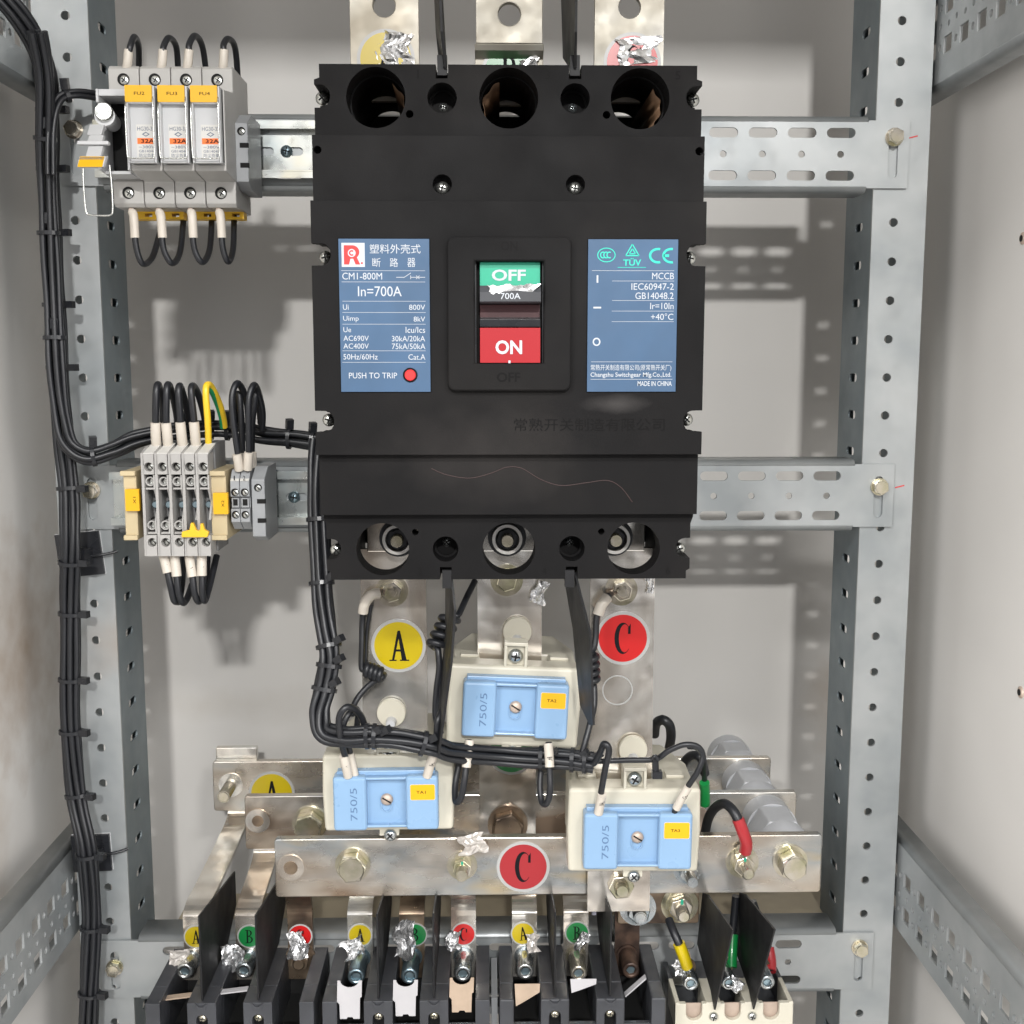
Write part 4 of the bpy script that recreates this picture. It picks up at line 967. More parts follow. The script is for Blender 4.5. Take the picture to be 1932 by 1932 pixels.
br = [(70, 60, .700), (84, 150, .712), (86, 300, .722), (92, 440, .724), (100, 570, .724), (106, 700, .722), (116, 790, .722), (130, 838, .722), (165, 860, .724), (215, 848, .728), (260, 828, .732), (330, 815, .738), (420, 810, .740), (500, 822, .738), (560, 828, .736), (612, 836, .734)]
harness("bundle of black cables branching right above the terminal blocks to the breaker", br, 5, .0060, .00185, [frac(br, 8, x, 0) for x in (174, 350, 392, 432, 547, 590)] + [.12, .2, .3], flatten=.8, heads=Vector((0.1, -.2, 1)), seed=4)
b2 = [(60, 110, .716), (100, 200, .720), (118, 184, .722), (150, 178, .728), (185, 182, .735)]
harness("short black cable branch bending behind the open fuse holder", [(96, 330, .716), (98, 240, .718), (112, 190, .722), (145, 178, .728), (190, 184, .738)], 3, .0034, .0016, [.62], heads=Vector((0, -.3, 1)), seed=8)
lowc = [(604, 830, .712), (600, 900, .705), (602, 980, .700), (607, 1100, .690), (614, 1180, .682), (622, 1240, .676), (612, 1300, .672), (603, 1345, .668), (612, 1380, .664), (650, 1390, .660), (700, 1389, .658), (760, 1394, .658), (820, 1408, .660), (860, 1420, .668), (950, 1427, .680), (1060, 1432, .676), (1120, 1438, .672)]
harness("bundle of black cables running down beside the breaker and across the transformers", lowc, 7, .0068, .0021, [frac(lowc, 8, y) for y in (980, 1098, 1215, 1255, 1300)] + [frac(lowc, 8, x, 0) for x in (693, 707, 802, 1015, 1082, 1102)], flatten=.75, heads=Vector((.7, -.4, .5)), seed=6)
# adhesive mounts
for (x, y, w_, rot_, lab) in ((153, 1045, .0145, -.10, "black square adhesive cable mount on the left upright, the upper one"), (175, 1607, .0130, -.04, "black square adhesive cable mount on the left upright, the lower one")):
    p = q(x, y, YU); M = Matrix.Translation((p.x, YU, p.z)) @ Matrix.Rotation(rot_, 4, 'Y')
    mb = MB(); mb.box(-w_, w_, -.0030, -.0003, -w_, w_, "black_shiny", M); mb.box(-w_ - .0004, w_ + .0004, -.0004, -.00005, -w_ - .0004, w_ + .0004, "fu_white", M)
    o = mb.build("cable_mount", bevel=.0008); tag(o, lab, "cable mount", "adhesive cable mounts")
    mb = MB(); mb.prism([(-.009, 0), (.009, 0), (.006, -.008), (-.006, -.008)], -.005, .005, "black_shiny", axis='Z', M=Matrix.Translation((p.x, YU - .0031, p.z))); mb.build("saddle", o)
    mb = MB(); a_ = q(x + 42, y + 2, YU - .004); mb.tube([a_ + Vector((-.012, .001, -.001)), a_ + Vector((-.003, -.001, 0)), a_ + Vector((.004, .0005, .001)), a_ + Vector((.0085, .002, .0022))], .0010, "black_shiny", seg=6, rx=.0014); mb.build("strap_end", o)

# ================================================================== BUSBARS
YC, YBB, YA = .717, .792, .864
ZB0, ZB1 = -.3515, -.3115
def hbar(Y, xl, xr, lab, m="tin"):
    root = thing("busbar", ((xl + xr) / 2, Y + .003, ZB0), lab, "busbar", "three horizontal tinned busbars")
    mb = MB(); mb.prism(rrect(xl, xr, ZB0, ZB1, .0022, 3), Y, Y + .0065, m); mb.build("bar", root, bevel=.0007)
    return root
def X_(x, Y, y=1640): return q(x, y, Y).x
XR = X_(1549, YC)
bc = hbar(YC, X_(519, YC), XR, "front horizontal busbar, red letter C sticker in its middle, nearest of the three")
bb = hbar(YBB, q(462, 1540, YBB).x, q(1502, 1540, YBB).x, "middle horizontal busbar between the front and rear ones, partly hidden by the transformers")
ba = hbar(YA, q(402, 1480, YA).x, q(1453, 1480, YA).x, "rear horizontal busbar with the yellow A sticker near its left end")
p = q(987, 1635, YC); sticker(bc, "C", p.x, p.z, YC, .0155, "sticker_red_dull", "large red sticker with letter C", lw=.70, lh=1.36)
p = q(513, 1497, YA); sticker(ba, "A", p.x, p.z, YA, .0160, "sticker_yellow", "yellow sticker with letter A half hidden")
# bolts on the C bar
p = q(549, 1636, YC); mb = MB(); mb.prism(circ(p.x, p.z, .0088, 36), YC - .0010, YC, "tin_clean", [circ(p.x, p.z, .0046, 28)]); mb.build("washer", bc)
mb = MB(); mb.lathe([(.0046, -.0011), (.0046, -.0002)], "tin_brown", (p.x, YC, p.z), seg=24); mb.build("bolt_hole", bc)
p = q(666, 1630, YC); hex_bolt(bc, p.x, p.z, YC, .0098, .0075, "bolt_yellow", 1.18, rot=.1)
p = q(872, 1632, YC); stud(bc, p.x, p.z, YC, .0038, .0165, .0064, .0052, "bolt_yellow", .3, True)
p = q(1400, 1626, YC); RB = stud(bc, p.x, p.z, YC, .0040, .0190, .0070, .0056, "bolt_yellow", .3, True)
p = q(1490, 1624, YC); hex_bolt(bc, p.x, p.z, YC, .0092, .0105, "bolt_yellow", 1.25, rot=.5)
p = q(1297, 1640, YC); stud(bc, p.x, p.z, YC, .0034, .0200, .0062, .0050, "bolt_steel", .3)
p = q(1170, 1665, YC - .006); stud(bc, p.x, p.z, YC - .006, .0046, .0130, .0086, .0055, "bolt_yellow", .1)
# bolts of B and A bars
p = q(487, 1548, YBB); mb = MB(); mb.prism(circ(p.x, p.z, .0088, 36), YBB - .0010, YBB, "tin_clean", [circ(p.x, p.z, .0042, 28)]); mb.lathe([(.0042, .0001), (.0042, .0008)], "tin_brown", (p.x, YBB - .001, p.z), seg=20); mb.build("washer", bb)
p = q(585, 1552, YBB); hex_bolt(bb, p.x, p.z, YBB, .0105, .010, "bolt_yellow", 1.2)
p = q(436, 1480, YA); stud(ba, p.x, p.z, YA, .0045, .0260, .0010, .001, "bolt_yellow", .3)
mb = MB(); mb.prism(circ(p.x, p.z, .0095, 30), YA - .0012, YA, "tin_clean"); mb.build("washer", ba)
for (x, y, Y, r, nm) in ((446, 1420, YA + .007, .010, "rear"),):
    mb = MB(); p = q(x, y, Y); mb.box(p.x - .016, p.x + .016, Y, Y + .006, p.z - .006, p.z + .004, "tin_clean"); mb.build("rear_bar_end", ba, bevel=.0006)
# resin insulators carrying the right bar ends
for (Yf, Yb, lab) in ((YA + .0067, YB, "grey resin insulator behind the rear busbar"), (YBB + .0067, YA - .0002, "grey hexagonal resin insulator between the rear and middle busbars"), (YC + .0067, YBB - .0002, "grey hexagonal resin insulator between the middle and front busbars")):
    xc = XR - .0190; zc = (ZB0 + ZB1) / 2 + .001
    root = thing("insulator", (xc, (Yf + Yb) / 2, zc - .016), lab, "insulator", "grey resin insulators at the right ends of the busbars")
    mb = MB(); mb.lathe([(.0165, Yf), (.0180, Yf + .004), (.0180, Yf + (Yb - Yf) * .30)], "resin_grey", (xc, 0, zc), seg=36); mb.build("end_collar", root, bevel=.0006); mb = MB()
    mb.lathe([(.0180, Yb - (Yb - Yf) * .28), (.0175, Yb)], "resin_grey", (xc, 0, zc), seg=36); mb.build("end_collar", root, bevel=.0006)
    mb = MB(); mb.hexa(xc, zc, Yf + (Yb - Yf) * .30, Yb - (Yb - Yf) * .28, .0192, "resin_grey", .0); mb.build("hex_body", root, bevel=.0012)

# vertical droppers from the breaker
def strip(path, x0, x1, m, name="bar", parent=None, th=.004, bevel=.0005):
    # path of (Y, Z) centreline of the front side; builds a bent strip of given thickness
    P = spline([Vector((0, a, b)) for a, b in path], 5); n = len(P); top = []; bot_ = []
    for i in range(n):
        T = (P[min(i + 1, n - 1)] - P[max(i - 1, 0)]).normalized(); N = Vector((0, -T.z, T.y))
        if N.y < 0 or (abs(N.y) < .3 and N.z > 0): pass
        top.append((P[i].y, P[i].z)); bot_.append((P[i].y + N.y * th, P[i].z + N.z * th))
    mb = MB(); vs = []; fs = []
    for i in range(n):
        for x in (x0, x1): vs += [(x, *top[i]), (x, *bot_[i])]
    for i in range(n - 1):
        a = i * 4; b = a + 4
        fs += [(a, a + 2, b + 2, b), (a + 1, b + 1, b + 3, a + 3), (a, b, b + 1, a + 1), (a + 2, a + 3, b + 3, b + 2)]
    fs += [(0, 1, 3, 2), ((n - 1) * 4, (n - 1) * 4 + 2, (n - 1) * 4 + 3, (n - 1) * 4 + 1)]
    mb.add(vs, fs, m); return mb.build(name, parent, bevel=0)
DY = .708
def dropper(xl, xr, ytop, path, lab, ch=None, m="tin_clean"):
    a = q(xl, ytop, DY); b = q(xr, ytop, DY)
    root = thing("dropper_bar", ((a.x + b.x) / 2, DY, path[-1][1]), lab, "busbar", "vertical busbars below the breaker")
    return root, a.x, b.x
dA, ax0, ax1 = dropper(682, 805, 1200, [(DY, -.3)], "left vertical busbar below the breaker with the yellow A sticker")
strip([(DY, -.1180), (DY, -.2000), (DY, -.2750), (DY + .004, -.290), (YA - .008, -.3060), (YA - .0045, -.3130), (YA - .0045, -.349)], ax0, ax1, "tin_clean", parent=dA, th=.004)
dB, bx0, bx1 = dropper(901, 1022, 1150, [(DY, -.3)], "middle vertical busbar below the breaker passing through the upper transformer")
strip([(DY, -.1180), (DY, -.1900), (DY + .004, -.2000), (YBB - .012, -.2280), (YBB - .0045, -.2380), (YBB - .0045, -.2900), (YBB - .0045, -.349)], bx0, bx1, "tin_clean", parent=dB, th=.004)
dC, cx0, cx1 = dropper(1113, 1234, 1200, [(DY, -.3)], "right vertical busbar below the breaker with the red C sticker")
strip([(DY, -.1180), (DY, -.2500), (DY, -.300), (DY, -.3590)], cx0, cx1, "tin_clean", parent=dC, th=.005)
p = q(958, 1556, YBB - .006); hex_bolt(dB, p.x, p.z, YBB - .0047, .0120, .010, "tin_brown", 1.2)
p = q(752, 1218, DY); sticker(dA, "A", p.x, p.z, DY, .0153, "sticker_yellow", "yellow round sticker with letter A")
p = q(1175, 1204, DY); sticker(dC, "C", p.x, p.z, DY, .0153, "sticker_red", "red round sticker with letter C", rot=0, lw=.70, lh=1.34)
p = q(965, 1418, YBB - .005); sticker(dB, "B", p.x, p.z, YBB - .0047, .0152, "sticker_green", "green round sticker with hidden letter B")
p = q(1165, 1302, DY); mb = MB(); mb.prism(circ(p.x, p.z, .0098, 36), DY - .0001, DY + .0001, "sticker_edge", [circ(p.x, p.z, .0091, 36)]); mb.build("glue_ring", dC)
mb = MB(); vs = [q(*c, DY - .0002) for c in ((902, 1128), (1022, 1128))]
# terminal bolts seen through the round openings of the breaker
def terminal(x, root, i):
    z = q(737, 1014, .700).z
    hb = MB(); hb.prism(circ(x, z, .0092, 36), .6900, .6985, "ring_bright", [circ(x, z, .0074, 30)]); hb.prism(circ(x, z, .0118, 36), .6985, .7000, "grey_black"); hb.hexa(x, z, .6925, .6985, .0064, "grey_black", .3); hb.lathe([(.0034, .6840), (.0038, .6846), (.0036, .7000)], "bolt_yellow", (x, 0, z), seg=22)
    tag(hb.build("terminal_bolt", root), None)
    pl = MB(); pl.box(x - .0195, x + .0195, .7003, .7070, -.1185, -.0890, "tin_clean"); pl.build("terminal_pad", root, bevel=.0006)
for x, rt in zip(HT, (dA, dB, dC)): terminal(x + (.0040 if x < 0 else (0 if x < .05 else -.0045)), rt, 0)
p = q(740, 1114, DY); stud(dA, p.x, p.z, DY, .0036, .0105, .0066, .0050, "bolt_yellow", .3)
p = q(956, 1094, DY); stud(dB, p.x, p.z, DY, .0036, .0060, .0066, .0045, "bolt_yellow", .3)
p = q(1172, 1112, DY); stud(dC, p.x, p.z, DY, .0036, .0105, .0066, .0050, "bolt_yellow", .3)
def P_(x, y, Y): return q(x, y, Y)
p = P_(1018, 1118, .702); foil(p.x, p.z, .704, .0085, .0150, "crumpled foil scrap hanging from the middle busbar just under the breaker", 5, rot=-.3)
p = P_(1243, 1106, .702)
foil(p.x - .005, p.z, .706, .0050, .0100, "small foil scrap at the upper right corner of the busbar with the red C sticker", 9)

# bars above the breaker
def top_bar(xl, xr, hole_y, lab, colr, bend=False):
    Y = .702; a, b = q(xl, 40, Y).x, q(xr, 40, Y).x; xc = (a + b) / 2
    root = thing("top_busbar", (xc, Y, .15), lab, "busbar", "busbars entering the top of the breaker")
    hz = q(960, hole_y, Y).z
    mb = MB()
    if bend:
        zb_ = q(960, 82, Y).z
        mb.prism(rect(a, b, zb_, .262), Y, Y + .005, "tin_top", [circ(xc, hz, .0066, 28)])
        mb.prism([(Y, zb_ - .0002), (Y + .002, zb_ - .0035), (Y + .010, zb_ - .0065), (Y + .010, .150), (Y + .015, .150), (Y + .015, zb_ - .0030), (Y + .005, zb_ - .0002)], a - .0008, b + .0008, "tin_top", axis='X')
    else: mb.prism(rect(a, b, .150, .262), Y, Y + .005, "tin_top", [circ(xc, hz, .0066, 28)])
    mb.build("bar", root, bevel=.0005)
    return root, xc, hz
ta, xa_, hz_ = top_bar(660, 790, 12, "top left busbar above the breaker with the torn yellow sticker", "sticker_yellow")
sticker(ta, "A", q(728, 100, .702).x, q(728, 112, .702).z, .702, .0150, "sticker_yellow", "torn yellow round sticker")
tb_, xb_, hz_ = top_bar(898, 1024, 27, "top middle busbar above the breaker with a bend and the green sticker", "sticker_green", True)
sticker(tb_, "B", q(962, 118, .712).x, q(962, 138, .712).z, .712, .0150, "sticker_green", "green round sticker mostly behind the breaker")
tc_, xc_, hz_ = top_bar(1122, 1253, 12, "top right busbar above the breaker with the torn red sticker", "sticker_red")
sticker(tc_, "C", q(1193, 108, .702).x, q(1193, 118, .702).z, .702, .0150, "sticker_red", "torn red round sticker")
p = q(745, 92, .700); foil(p.x, p.z, .702, .0190, .0185, "crumpled silver foil over the torn yellow sticker above the breaker", 11, rot=-.1, amp=.14, nx=12, nz=12)
p = q(1203, 95, .700); foil(p.x, p.z, .702, .0240, .0150, "smooth silver foil covering the torn red sticker above the breaker", 12, rot=.1, amp=.06)
p = q(1000, 112, .700); foil(p.x, p.z, .709, .0100, .0060, "little folded foil scrap on the green sticker above the breaker", 13, rot=.3, amp=.1, nx=4, nz=3)
# interphase barriers, seen edge on
def edge_barrier(poly, x, lab, th=.0012):
    root = MB(); root.prism([(a, b) for a, b in poly], -th / 2, th / 2, "barrier", axis='X')
    return x, root
def barrier(pts, lab, name="phase_barrier", group="thin black phase barriers of the large breaker", foot=None):
    # pts: picture points with depth, in order round the sheet
    P = [q(*p) for p in pts]; mb = MB(); mb.add(P, [tuple(range(len(P)))], "barrier")
    o = mb.build(name, solid=.0013); tag(o, lab, "phase barrier", group)
    return o
b_ = barrier([(829, 128, .640), (839, 128, .634), (831, 60, .625), (822, -160, .618), (812, -160, .66), (822, 60, .66)], "thin black phase barrier rising from the breaker between the first and second top busbars")
b_2 = barrier([(1078, 128, .645), (1088, 128, .634), (1089, 60, .618), (1092, -160, .610), (1058, -160, .70), (1066, 110, .70)], "thin black phase barrier rising from the breaker beside the red sticker busbar")
b_3 = barrier([(840, 1092, .66), (849, 1080, .640), (857, 1150, .632), (850, 1250, .632), (826, 1425, .650), (822, 1400, .66), (840, 1180, .672)], "thin black phase barrier hanging below the breaker left of the upper transformer")
b_4 = barrier([(1064, 1092, .67), (1083, 1080, .640), (1112, 1195, .612), (1118, 1368, .612), (1112, 1368, .620), (1094, 1330, .650), (1080, 1185, .665)], "thin black phase barrier hanging below the breaker right of the upper transformer")
for (o, x, y0, y1, Y) in ((b_, 834, 104, 142, .6362), (b_2, 1085, 104, 143, .6362), (b_3, 843, 1076, 1110, .6362), (b_4, 1075, 1076, 1108, .6362)):
    a, c = q(x, y0, Y), q(x, y1, Y); mb = MB(); mb.box(a.x - .0026, a.x + .0026, Y, Y + .006, c.z, a.z, "barrier"); f_ = mb.build("foot", o)

# ================================================================== CURRENT TRANSFORMERS
def transformer(xl, xr, yt, yb, txt, lab, tilt, bl, clamp_top, wires_up=True, foot_z=-.2, screw_rot=.6):
    Yf = .6830
    A, B = q(xl, yt, Yf), q(xr, yb, Yf)
    w_ = B.x - A.x; h = A.z - B.z; xc = (A.x + B.x) / 2; zc = (A.z + B.z) / 2
    root = thing("current_transformer", (xc, Yf + .02, zc - h / 2), lab, "current transformer", "current transformers on the vertical busbars")
    root.rotation_euler = (0, tilt, 0)
    # local coordinates: build around world zc, parent's rotation turns them about its base
    mb = MB(); x0, x1, z0, z1 = A.x, B.x, B.z, A.z
    # front housing block with flared foot
    mb.prism([(x0 + .001, z0), (x1 - .001, z0), (x1, z0 + h * .5), (x1 - .0006, z1), (x0 + .0006, z1), (x0, z0 + h * .5)], Yf, Yf + .018, "cream")
    mb.build("front_case", root, bevel=.0022, seg=3)
    # rear housing with the busbar window (trapezoid plan)
    zb_ = max(z0, ZB1 + .002) if zc < -.2 else z0
    m2 = MB(); pl = [(x0 + .004, Yf + .016), (x1 - .003, Yf + .016), (x1 - .002, Yf + .048), (x1 - .013, Yf + .086), (x0 + .013, Yf + .086), (x0 + .002, Yf + .048)]
    m2.prism(pl, zb_, z1 - .0008, "cream", [rect(xc - .0218, xc + .0218, Yf + .0205, Yf + .0355)], axis='Z')
    m2.build("rear_case", root, bevel=.0012)
    m2b = MB(); m2b.prism(rect(xc - .034, xc - .0225, Yf + .0205, Yf + .030), z1 - .0007, z1 + .0012, "cream", axis='Z'); m2b.build("top_rib", root, bevel=.0003)
    m2b = MB(); m2b.prism(rect(xc + .0225, xc + .034, Yf + .0205, Yf + .030), z1 - .0007, z1 + .0012, "cream", axis='Z'); m2b.build("top_rib", root, bevel=.0003)
    # clamp block with screw, and the round clamping foot
    zt2 = z1 + clamp_top
    m3 = MB(); cw = .0072
    m3.box(xc - cw, xc - cw + .0018, Yf + .0005, Yf + .014, z1 - .0005, zt2, "cream"); m3.box(xc + cw - .0018, xc + cw, Yf + .0005, Yf + .014, z1 - .0005, zt2, "cream")
    m3.box(xc - cw, xc + cw, Yf + .0005, Yf + .014, zt2, zt2 + .0022, "cream"); m3.box(xc - cw + .0018, xc + cw - .0018, Yf + .0045, Yf + .014, z1 - .0005, zt2, "cream")
    cl = m3.build("clamp", root, bevel=.0004)
    pan_screw(cl, xc, z1 + clamp_top * .45, Yf + .0040, .0046, "bolt_steel", rot=screw_rot, depth=.003)
    m4 = MB(); m4.lathe([(.0088, 0), (.0092, .0008), (.0092, .0030)], "cream", (xc + .001, DY - .0046, foot_z), seg=32); m4.lathe([(.0027, -.0062), (.0034, -.0030), (.0034, 0)], "fu_white", (xc + .001, DY - .0046, foot_z - .0052), seg=18)
    m4.build("clamping_foot", root)
    m5 = MB(); m5.box(xc - .006, xc + .006, Yf + .001, Yf + .012, z0 - .0035, z0 + .001, "cream"); cb = m5.build("clamp", root)
    pan_screw(cb, xc + .0006, z0 - .0030, Yf + .0008, .0040, "bolt_steel", rot=.8, depth=.0025)
    # blue terminal cover
    (bx0_, by0_, bx1_, by1_) = bl; a = q(bx0_, by0_, Yf - .012); b = q(bx1_, by1_, Yf - .012)
    bw = b.x - a.x; yb_ = Yf - .0125
    m6 = MB(); u0, u1 = a.x + bw * .318, a.x + bw * .690
    m6.prism(rect(a.x, u0, b.z, a.z), yb_, Yf - .0002, "sky_blue"); m6.build("terminal_cover", root, bevel=.0020, seg=3)
    m6 = MB(); m6.prism(rect(u1, b.x, b.z, a.z), yb_, Yf - .0002, "sky_blue"); m6.build("terminal_cover", root, bevel=.0020, seg=3)
    m7 = MB(); m7.box(u0 - .0022, u1 + .0022, yb_ + .0068, Yf - .0003, b.z + .0010, a.z - .0010, "sky_blue")
    m7.box(u0 - .0022, u1 + .0022, yb_ + .0022, yb_ + .0070, a.z - .0028, a.z - .0012, "sky_blue"); m7.box(u0 - .0022, u1 + .0022, yb_ + .0022, yb_ + .0070, b.z + .0012, b.z + .0026, "sky_blue")
    m7.box(a.x + .002, b.x - .002, yb_ + .0060, Yf - .0002, a.z - .0012, a.z + .0018, "sky_blue")
    ct = m7.build("centre_cover", root, bevel=.0005)
    m8 = MB(); cx = (u0 + u1) / 2; cz = (a.z + b.z) / 2 + .0008; m8.prism(slot(cx - .0003, cz - .0024, .0066, .0112), yb_ + .0066, yb_ + .0069, "ink_grey"); 
    m8 = MB(); m8.prism(slot(cx - .0003, cz - .0022, .0070, .0118), yb_ + .0056, yb_ + .0069, "sky_blue", [slot(cx - .0003, cz - .0022, .0060, .0108)]); m8.build("screw_slot", ct, bevel=.0002)
    pan_screw(ct, cx, cz, yb_ + .0058, .0038, "brass", cross=False, rot=.55, depth=.0022)
    # label and printed ratio
    m9 = MB(); lx0, lx1 = u1 + (b.x - u1) * .15, b.x - (b.x - u1) * .10; lz1 = a.z - (a.z - b.z) * .15; lz0 = a.z - (a.z - b.z) * .43
    m9.prism(rrect(lx0 - .0002, lx1 + .0002, lz0 - .0002, lz1 + .0002, .0011), yb_ - .00025, yb_ + .0001, "marker_white"); m9.prism(rrect(lx0, lx1, lz0, lz1, .0010), yb_ - .0003, yb_ + .0001, "yellow_label")
    lc = (lx0 + lx1) / 2 - .0008; lzc = (lz0 + lz1) / 2 + .0001; m9.text(txt, lc - .0030, lc + .0027, lzc - .0009, lzc + .0009, yb_ - .0004, "ink", bold=.005)
    tag(m9.build("circuit_label", root), "yellow label reading " + txt)
    mt = MB(); tx = a.x + (u0 - a.x) * .62; mt.text("750/5", tx - .0021, tx + .0021, b.z + (a.z - b.z) * .20, b.z + (a.z - b.z) * .80, yb_ - .0001, "print_blue", rot=math.pi / 2); mt.build("ratio_print", root)
    return root
transformer(607, 858, 1424, 1566, "TA1", "left cream and blue current transformer labelled TA1", R(-.4), (628, 1466, 828, 1566), .001, screw_rot=.3, foot_z=-.2227)
transformer(838, 1091, 1258, 1408, "TA2", "upper middle cream and blue current transformer labelled TA2", R(2.6), (868, 1289, 1068, 1392), .0125, screw_rot=.15, foot_z=-.1700)
transformer(1070, 1319, 1489, 1644, "TA3", "right cream and blue current transformer labelled TA3", R(.6), (1101, 1536, 1304, 1640), .011, screw_rot=.5, foot_z=-.2480)
for o in bpy.data.objects:
    if o.name.startswith("current_transformer"):
        pass

# ------------------------------------------------------------------ transformer wiring
def PQ(l): return [q(*p) for p in l]
GW2 = "black measuring wires of the current transformers"
wire(PQ([(657, 1462, .673), (652, 1430, .668), (643, 1395, .658), (640, 1355, .652), (652, 1335, .652), (668, 1337, .656), (682, 1352, .662), (692, 1375, .664), (712, 1388, .660)]), .0020, lab="black wire looping from the left terminal of the transformer TA1 up into the bundle", group=GW2, sleeves=[PQ([(657, 1464, .672), (653, 1445, .669), (648, 1425, .667)])], stext="A421")
wire(PQ([(672, 1462, .676), (664, 1430, .674), (655, 1400, .668), (648, 1370, .664), (660, 1345, .666), (675, 1340, .672), (672, 1385, .672)]), .0018, lab="second black wire behind the first at the left terminal of the transformer TA1", group=GW2, sleeves=[PQ([(669, 1462, .675), (664, 1440, .674), (660, 1420, .672)])], marks=False)
wire(PQ([(806, 1462, .673), (812, 1440, .670), (819, 1415, .664), (824, 1385, .656), (826, 1360, .654), (835, 1335, .660), (833, 1300, .668), (838, 1250, .674)]), .0020, lab="black wire rising from the right terminal of the transformer TA1 beside the bundle", group=GW2, sleeves=[PQ([(806, 1464, .672), (812, 1442, .669), (819, 1422, .666)])], stext="N421")
wire(PQ([(884, 1395, .674), (880, 1440, .671), (876, 1475, .668), (870, 1505, .668), (860, 1512, .672), (859, 1480, .680), (866, 1440, .686)]), .0020, lab="black wire hanging in a loop from the left terminal of the transformer TA2", group=GW2, sleeves=[PQ([(886, 1396, .673), (883, 1420, .671), (880, 1447, .669)])], stext="N421")
wire(PQ([(1035, 1400, .674), (1037, 1450, .671), (1038, 1490, .668), (1032, 1515, .670), (1022, 1512, .674), (1019, 1480, .680), (1022, 1440, .686)]), .0020, lab="black wire hanging in a loop from the right terminal of the transformer TA2", group=GW2, sleeves=[PQ([(1034, 1402, .673), (1036, 1425, .671), (1037, 1447, .669)])], stext="B421")
wire(PQ([(1128, 1530, .673), (1133, 1500, .669), (1142, 1450, .660), (1149, 1415, .655), (1140, 1403, .656), (1132, 1420, .662), (1120, 1440, .668), (1100, 1443, .672)]), .0020, lab="black wire arching from the left terminal of the transformer TA3 into the bundle", group=GW2, sleeves=[PQ([(1129, 1534, .672), (1132, 1518, .670), (1136, 1498, .667)])], stext="N421")
wire(PQ([(1271, 1538, .674), (1277, 1520, .672), (1297, 1485, .666), (1318, 1452, .662), (1326, 1425, .662), (1315, 1408, .662), (1290, 1405, .662), (1262, 1416, .664), (1235, 1432, .668), (1180, 1434, .672), (1100, 1437, .674)]), .0018, lab="long black wire from the right terminal of the transformer TA3 back across the right busbar", group=GW2, sleeves=[PQ([(1276, 1525, .671), (1287, 1504, .668), (1299, 1484, .665)])], stext="C421")
wire(PQ([(1330, 1520, .740), (1329, 1470, .736), (1328, 1435, .715), (1318, 1412, .690), (1300, 1408, .680)]), .0019, lab="black wire with a green sleeve going down to the middle busbar", group="wires landing on the busbars")
def colour_sleeve(pts, r, m, root, name="sleeve"):
    mb = MB(); mb.tube(PQ(pts), r, m, seg=14, sub=3); return mb.build(name, root)
gw = bpy.data.objects[[o.name for o in bpy.data.objects if o.get('label', '').startswith("black wire with a green sleeve")][0]]
colour_sleeve([(1329, 1476, .734), (1330, 1500, .738), (1330, 1518, .740)], .0034, "sticker_green", gw)
rw = wire(PQ([(1330, 1572, .745), (1336, 1545, .735), (1348, 1525, .722), (1366, 1516, .712), (1382, 1528, .704), (1394, 1550, .700), (1404, 1580, .700), (1405, 1600, .704)]), .0032, lab="black cable with a red sleeve bolted onto the front busbar", group="wires landing on the busbars")
colour_sleeve([(1392, 1545, .700), (1401, 1568, .699), (1408, 1590, .700), (1406, 1606, .703)], .0040, "sticker_red_dull", rw)
m = MB(); p = q(1401, 1618, .7135); m.prism(slot(p.x, p.z, .010, .018), .7135, .7150, "bolt_yellow"); m.build("cable_lug", rw)
p = q(1322, 1548, .789); m = MB(); m.prism(slot(p.x, p.z, .009, .020), .7885, .7905, "brass"); m.build("cable_lug", gw)
wire(PQ([(1235, 1385, .790), (1238, 1365, .770), (1250, 1358, .760), (1263, 1368, .760), (1266, 1390, .770), (1262, 1412, .790)]), .0034, lab="thick black cable looping up behind the right busbar", group="wires landing on the busbars")
wire(PQ([(1285, 1465, .800), (1290, 1440, .790), (1305, 1425, .780), (1322, 1430, .770), (1330, 1460, .775)]), .0032, lab="thick black cable arching behind the green sleeve", group="wires landing on the busbars")
# sense wires at the tops of droppers
def coil(a, b, n, r, ph=0, k=14):
    a, b = Vector(a), Vector(b); T = (b - a).normalized(); ref = Vector((0, 1, 0)); N = (ref - T * ref.dot(T)).normalized(); B = T.cross(N); out = []
    for i in range(n * k + 1):
        t = i / (n * k); an = ph + 2 * math.pi * i / k; out.append(a + (b - a) * t + N * r * math.cos(an) + B * r * math.sin(an))
    return out
def sense(pts1, cl, pts2, r, lab, slv):
    P = spline(PQ(pts1), 4)[:-1] + coil(*[q(*c) for c in cl[:2]], cl[2], cl[3]) + spline(PQ(pts2), 4)
    mb = MB(); mb.tube(P, r, "wire_black", seg=10, sub=1); o = mb.build("sense_wire"); tag(o, lab, "wire", "coiled black sensing wires below the breaker")
    if slv:
        m = MB(); m.tube(PQ(slv), r * 1.7, "sleeve", seg=14, sub=3); m.build("sleeve", o)
        p0, p1 = q(*slv[0]), q(*slv[0]); 
    return o
s1 = sense([(716, 1118, .700), (700, 1123, .698), (687, 1140, .700), (684, 1170, .702), (683, 1210, .700), (682, 1255, .698), (686, 1268, .697)], [(690, 1262, .696), (722, 1275, .694), 4, .0036], [(722, 1278, .694), (700, 1290, .694), (680, 1310, .692), (668, 1330, .690), (664, 1350, .690)], .0019, "coiled black sensing wire with a white sleeve beside the A sticker", [(715, 1119, .700), (700, 1123, .698), (688, 1140, .699), (685, 1156, .700)])
wire(PQ([(700, 1140, .703), (692, 1200, .703), (690, 1260, .702)]), .0013, lab="thin straight black wire alongside the coiled one beside the A sticker", group="coiled black sensing wires below the breaker")
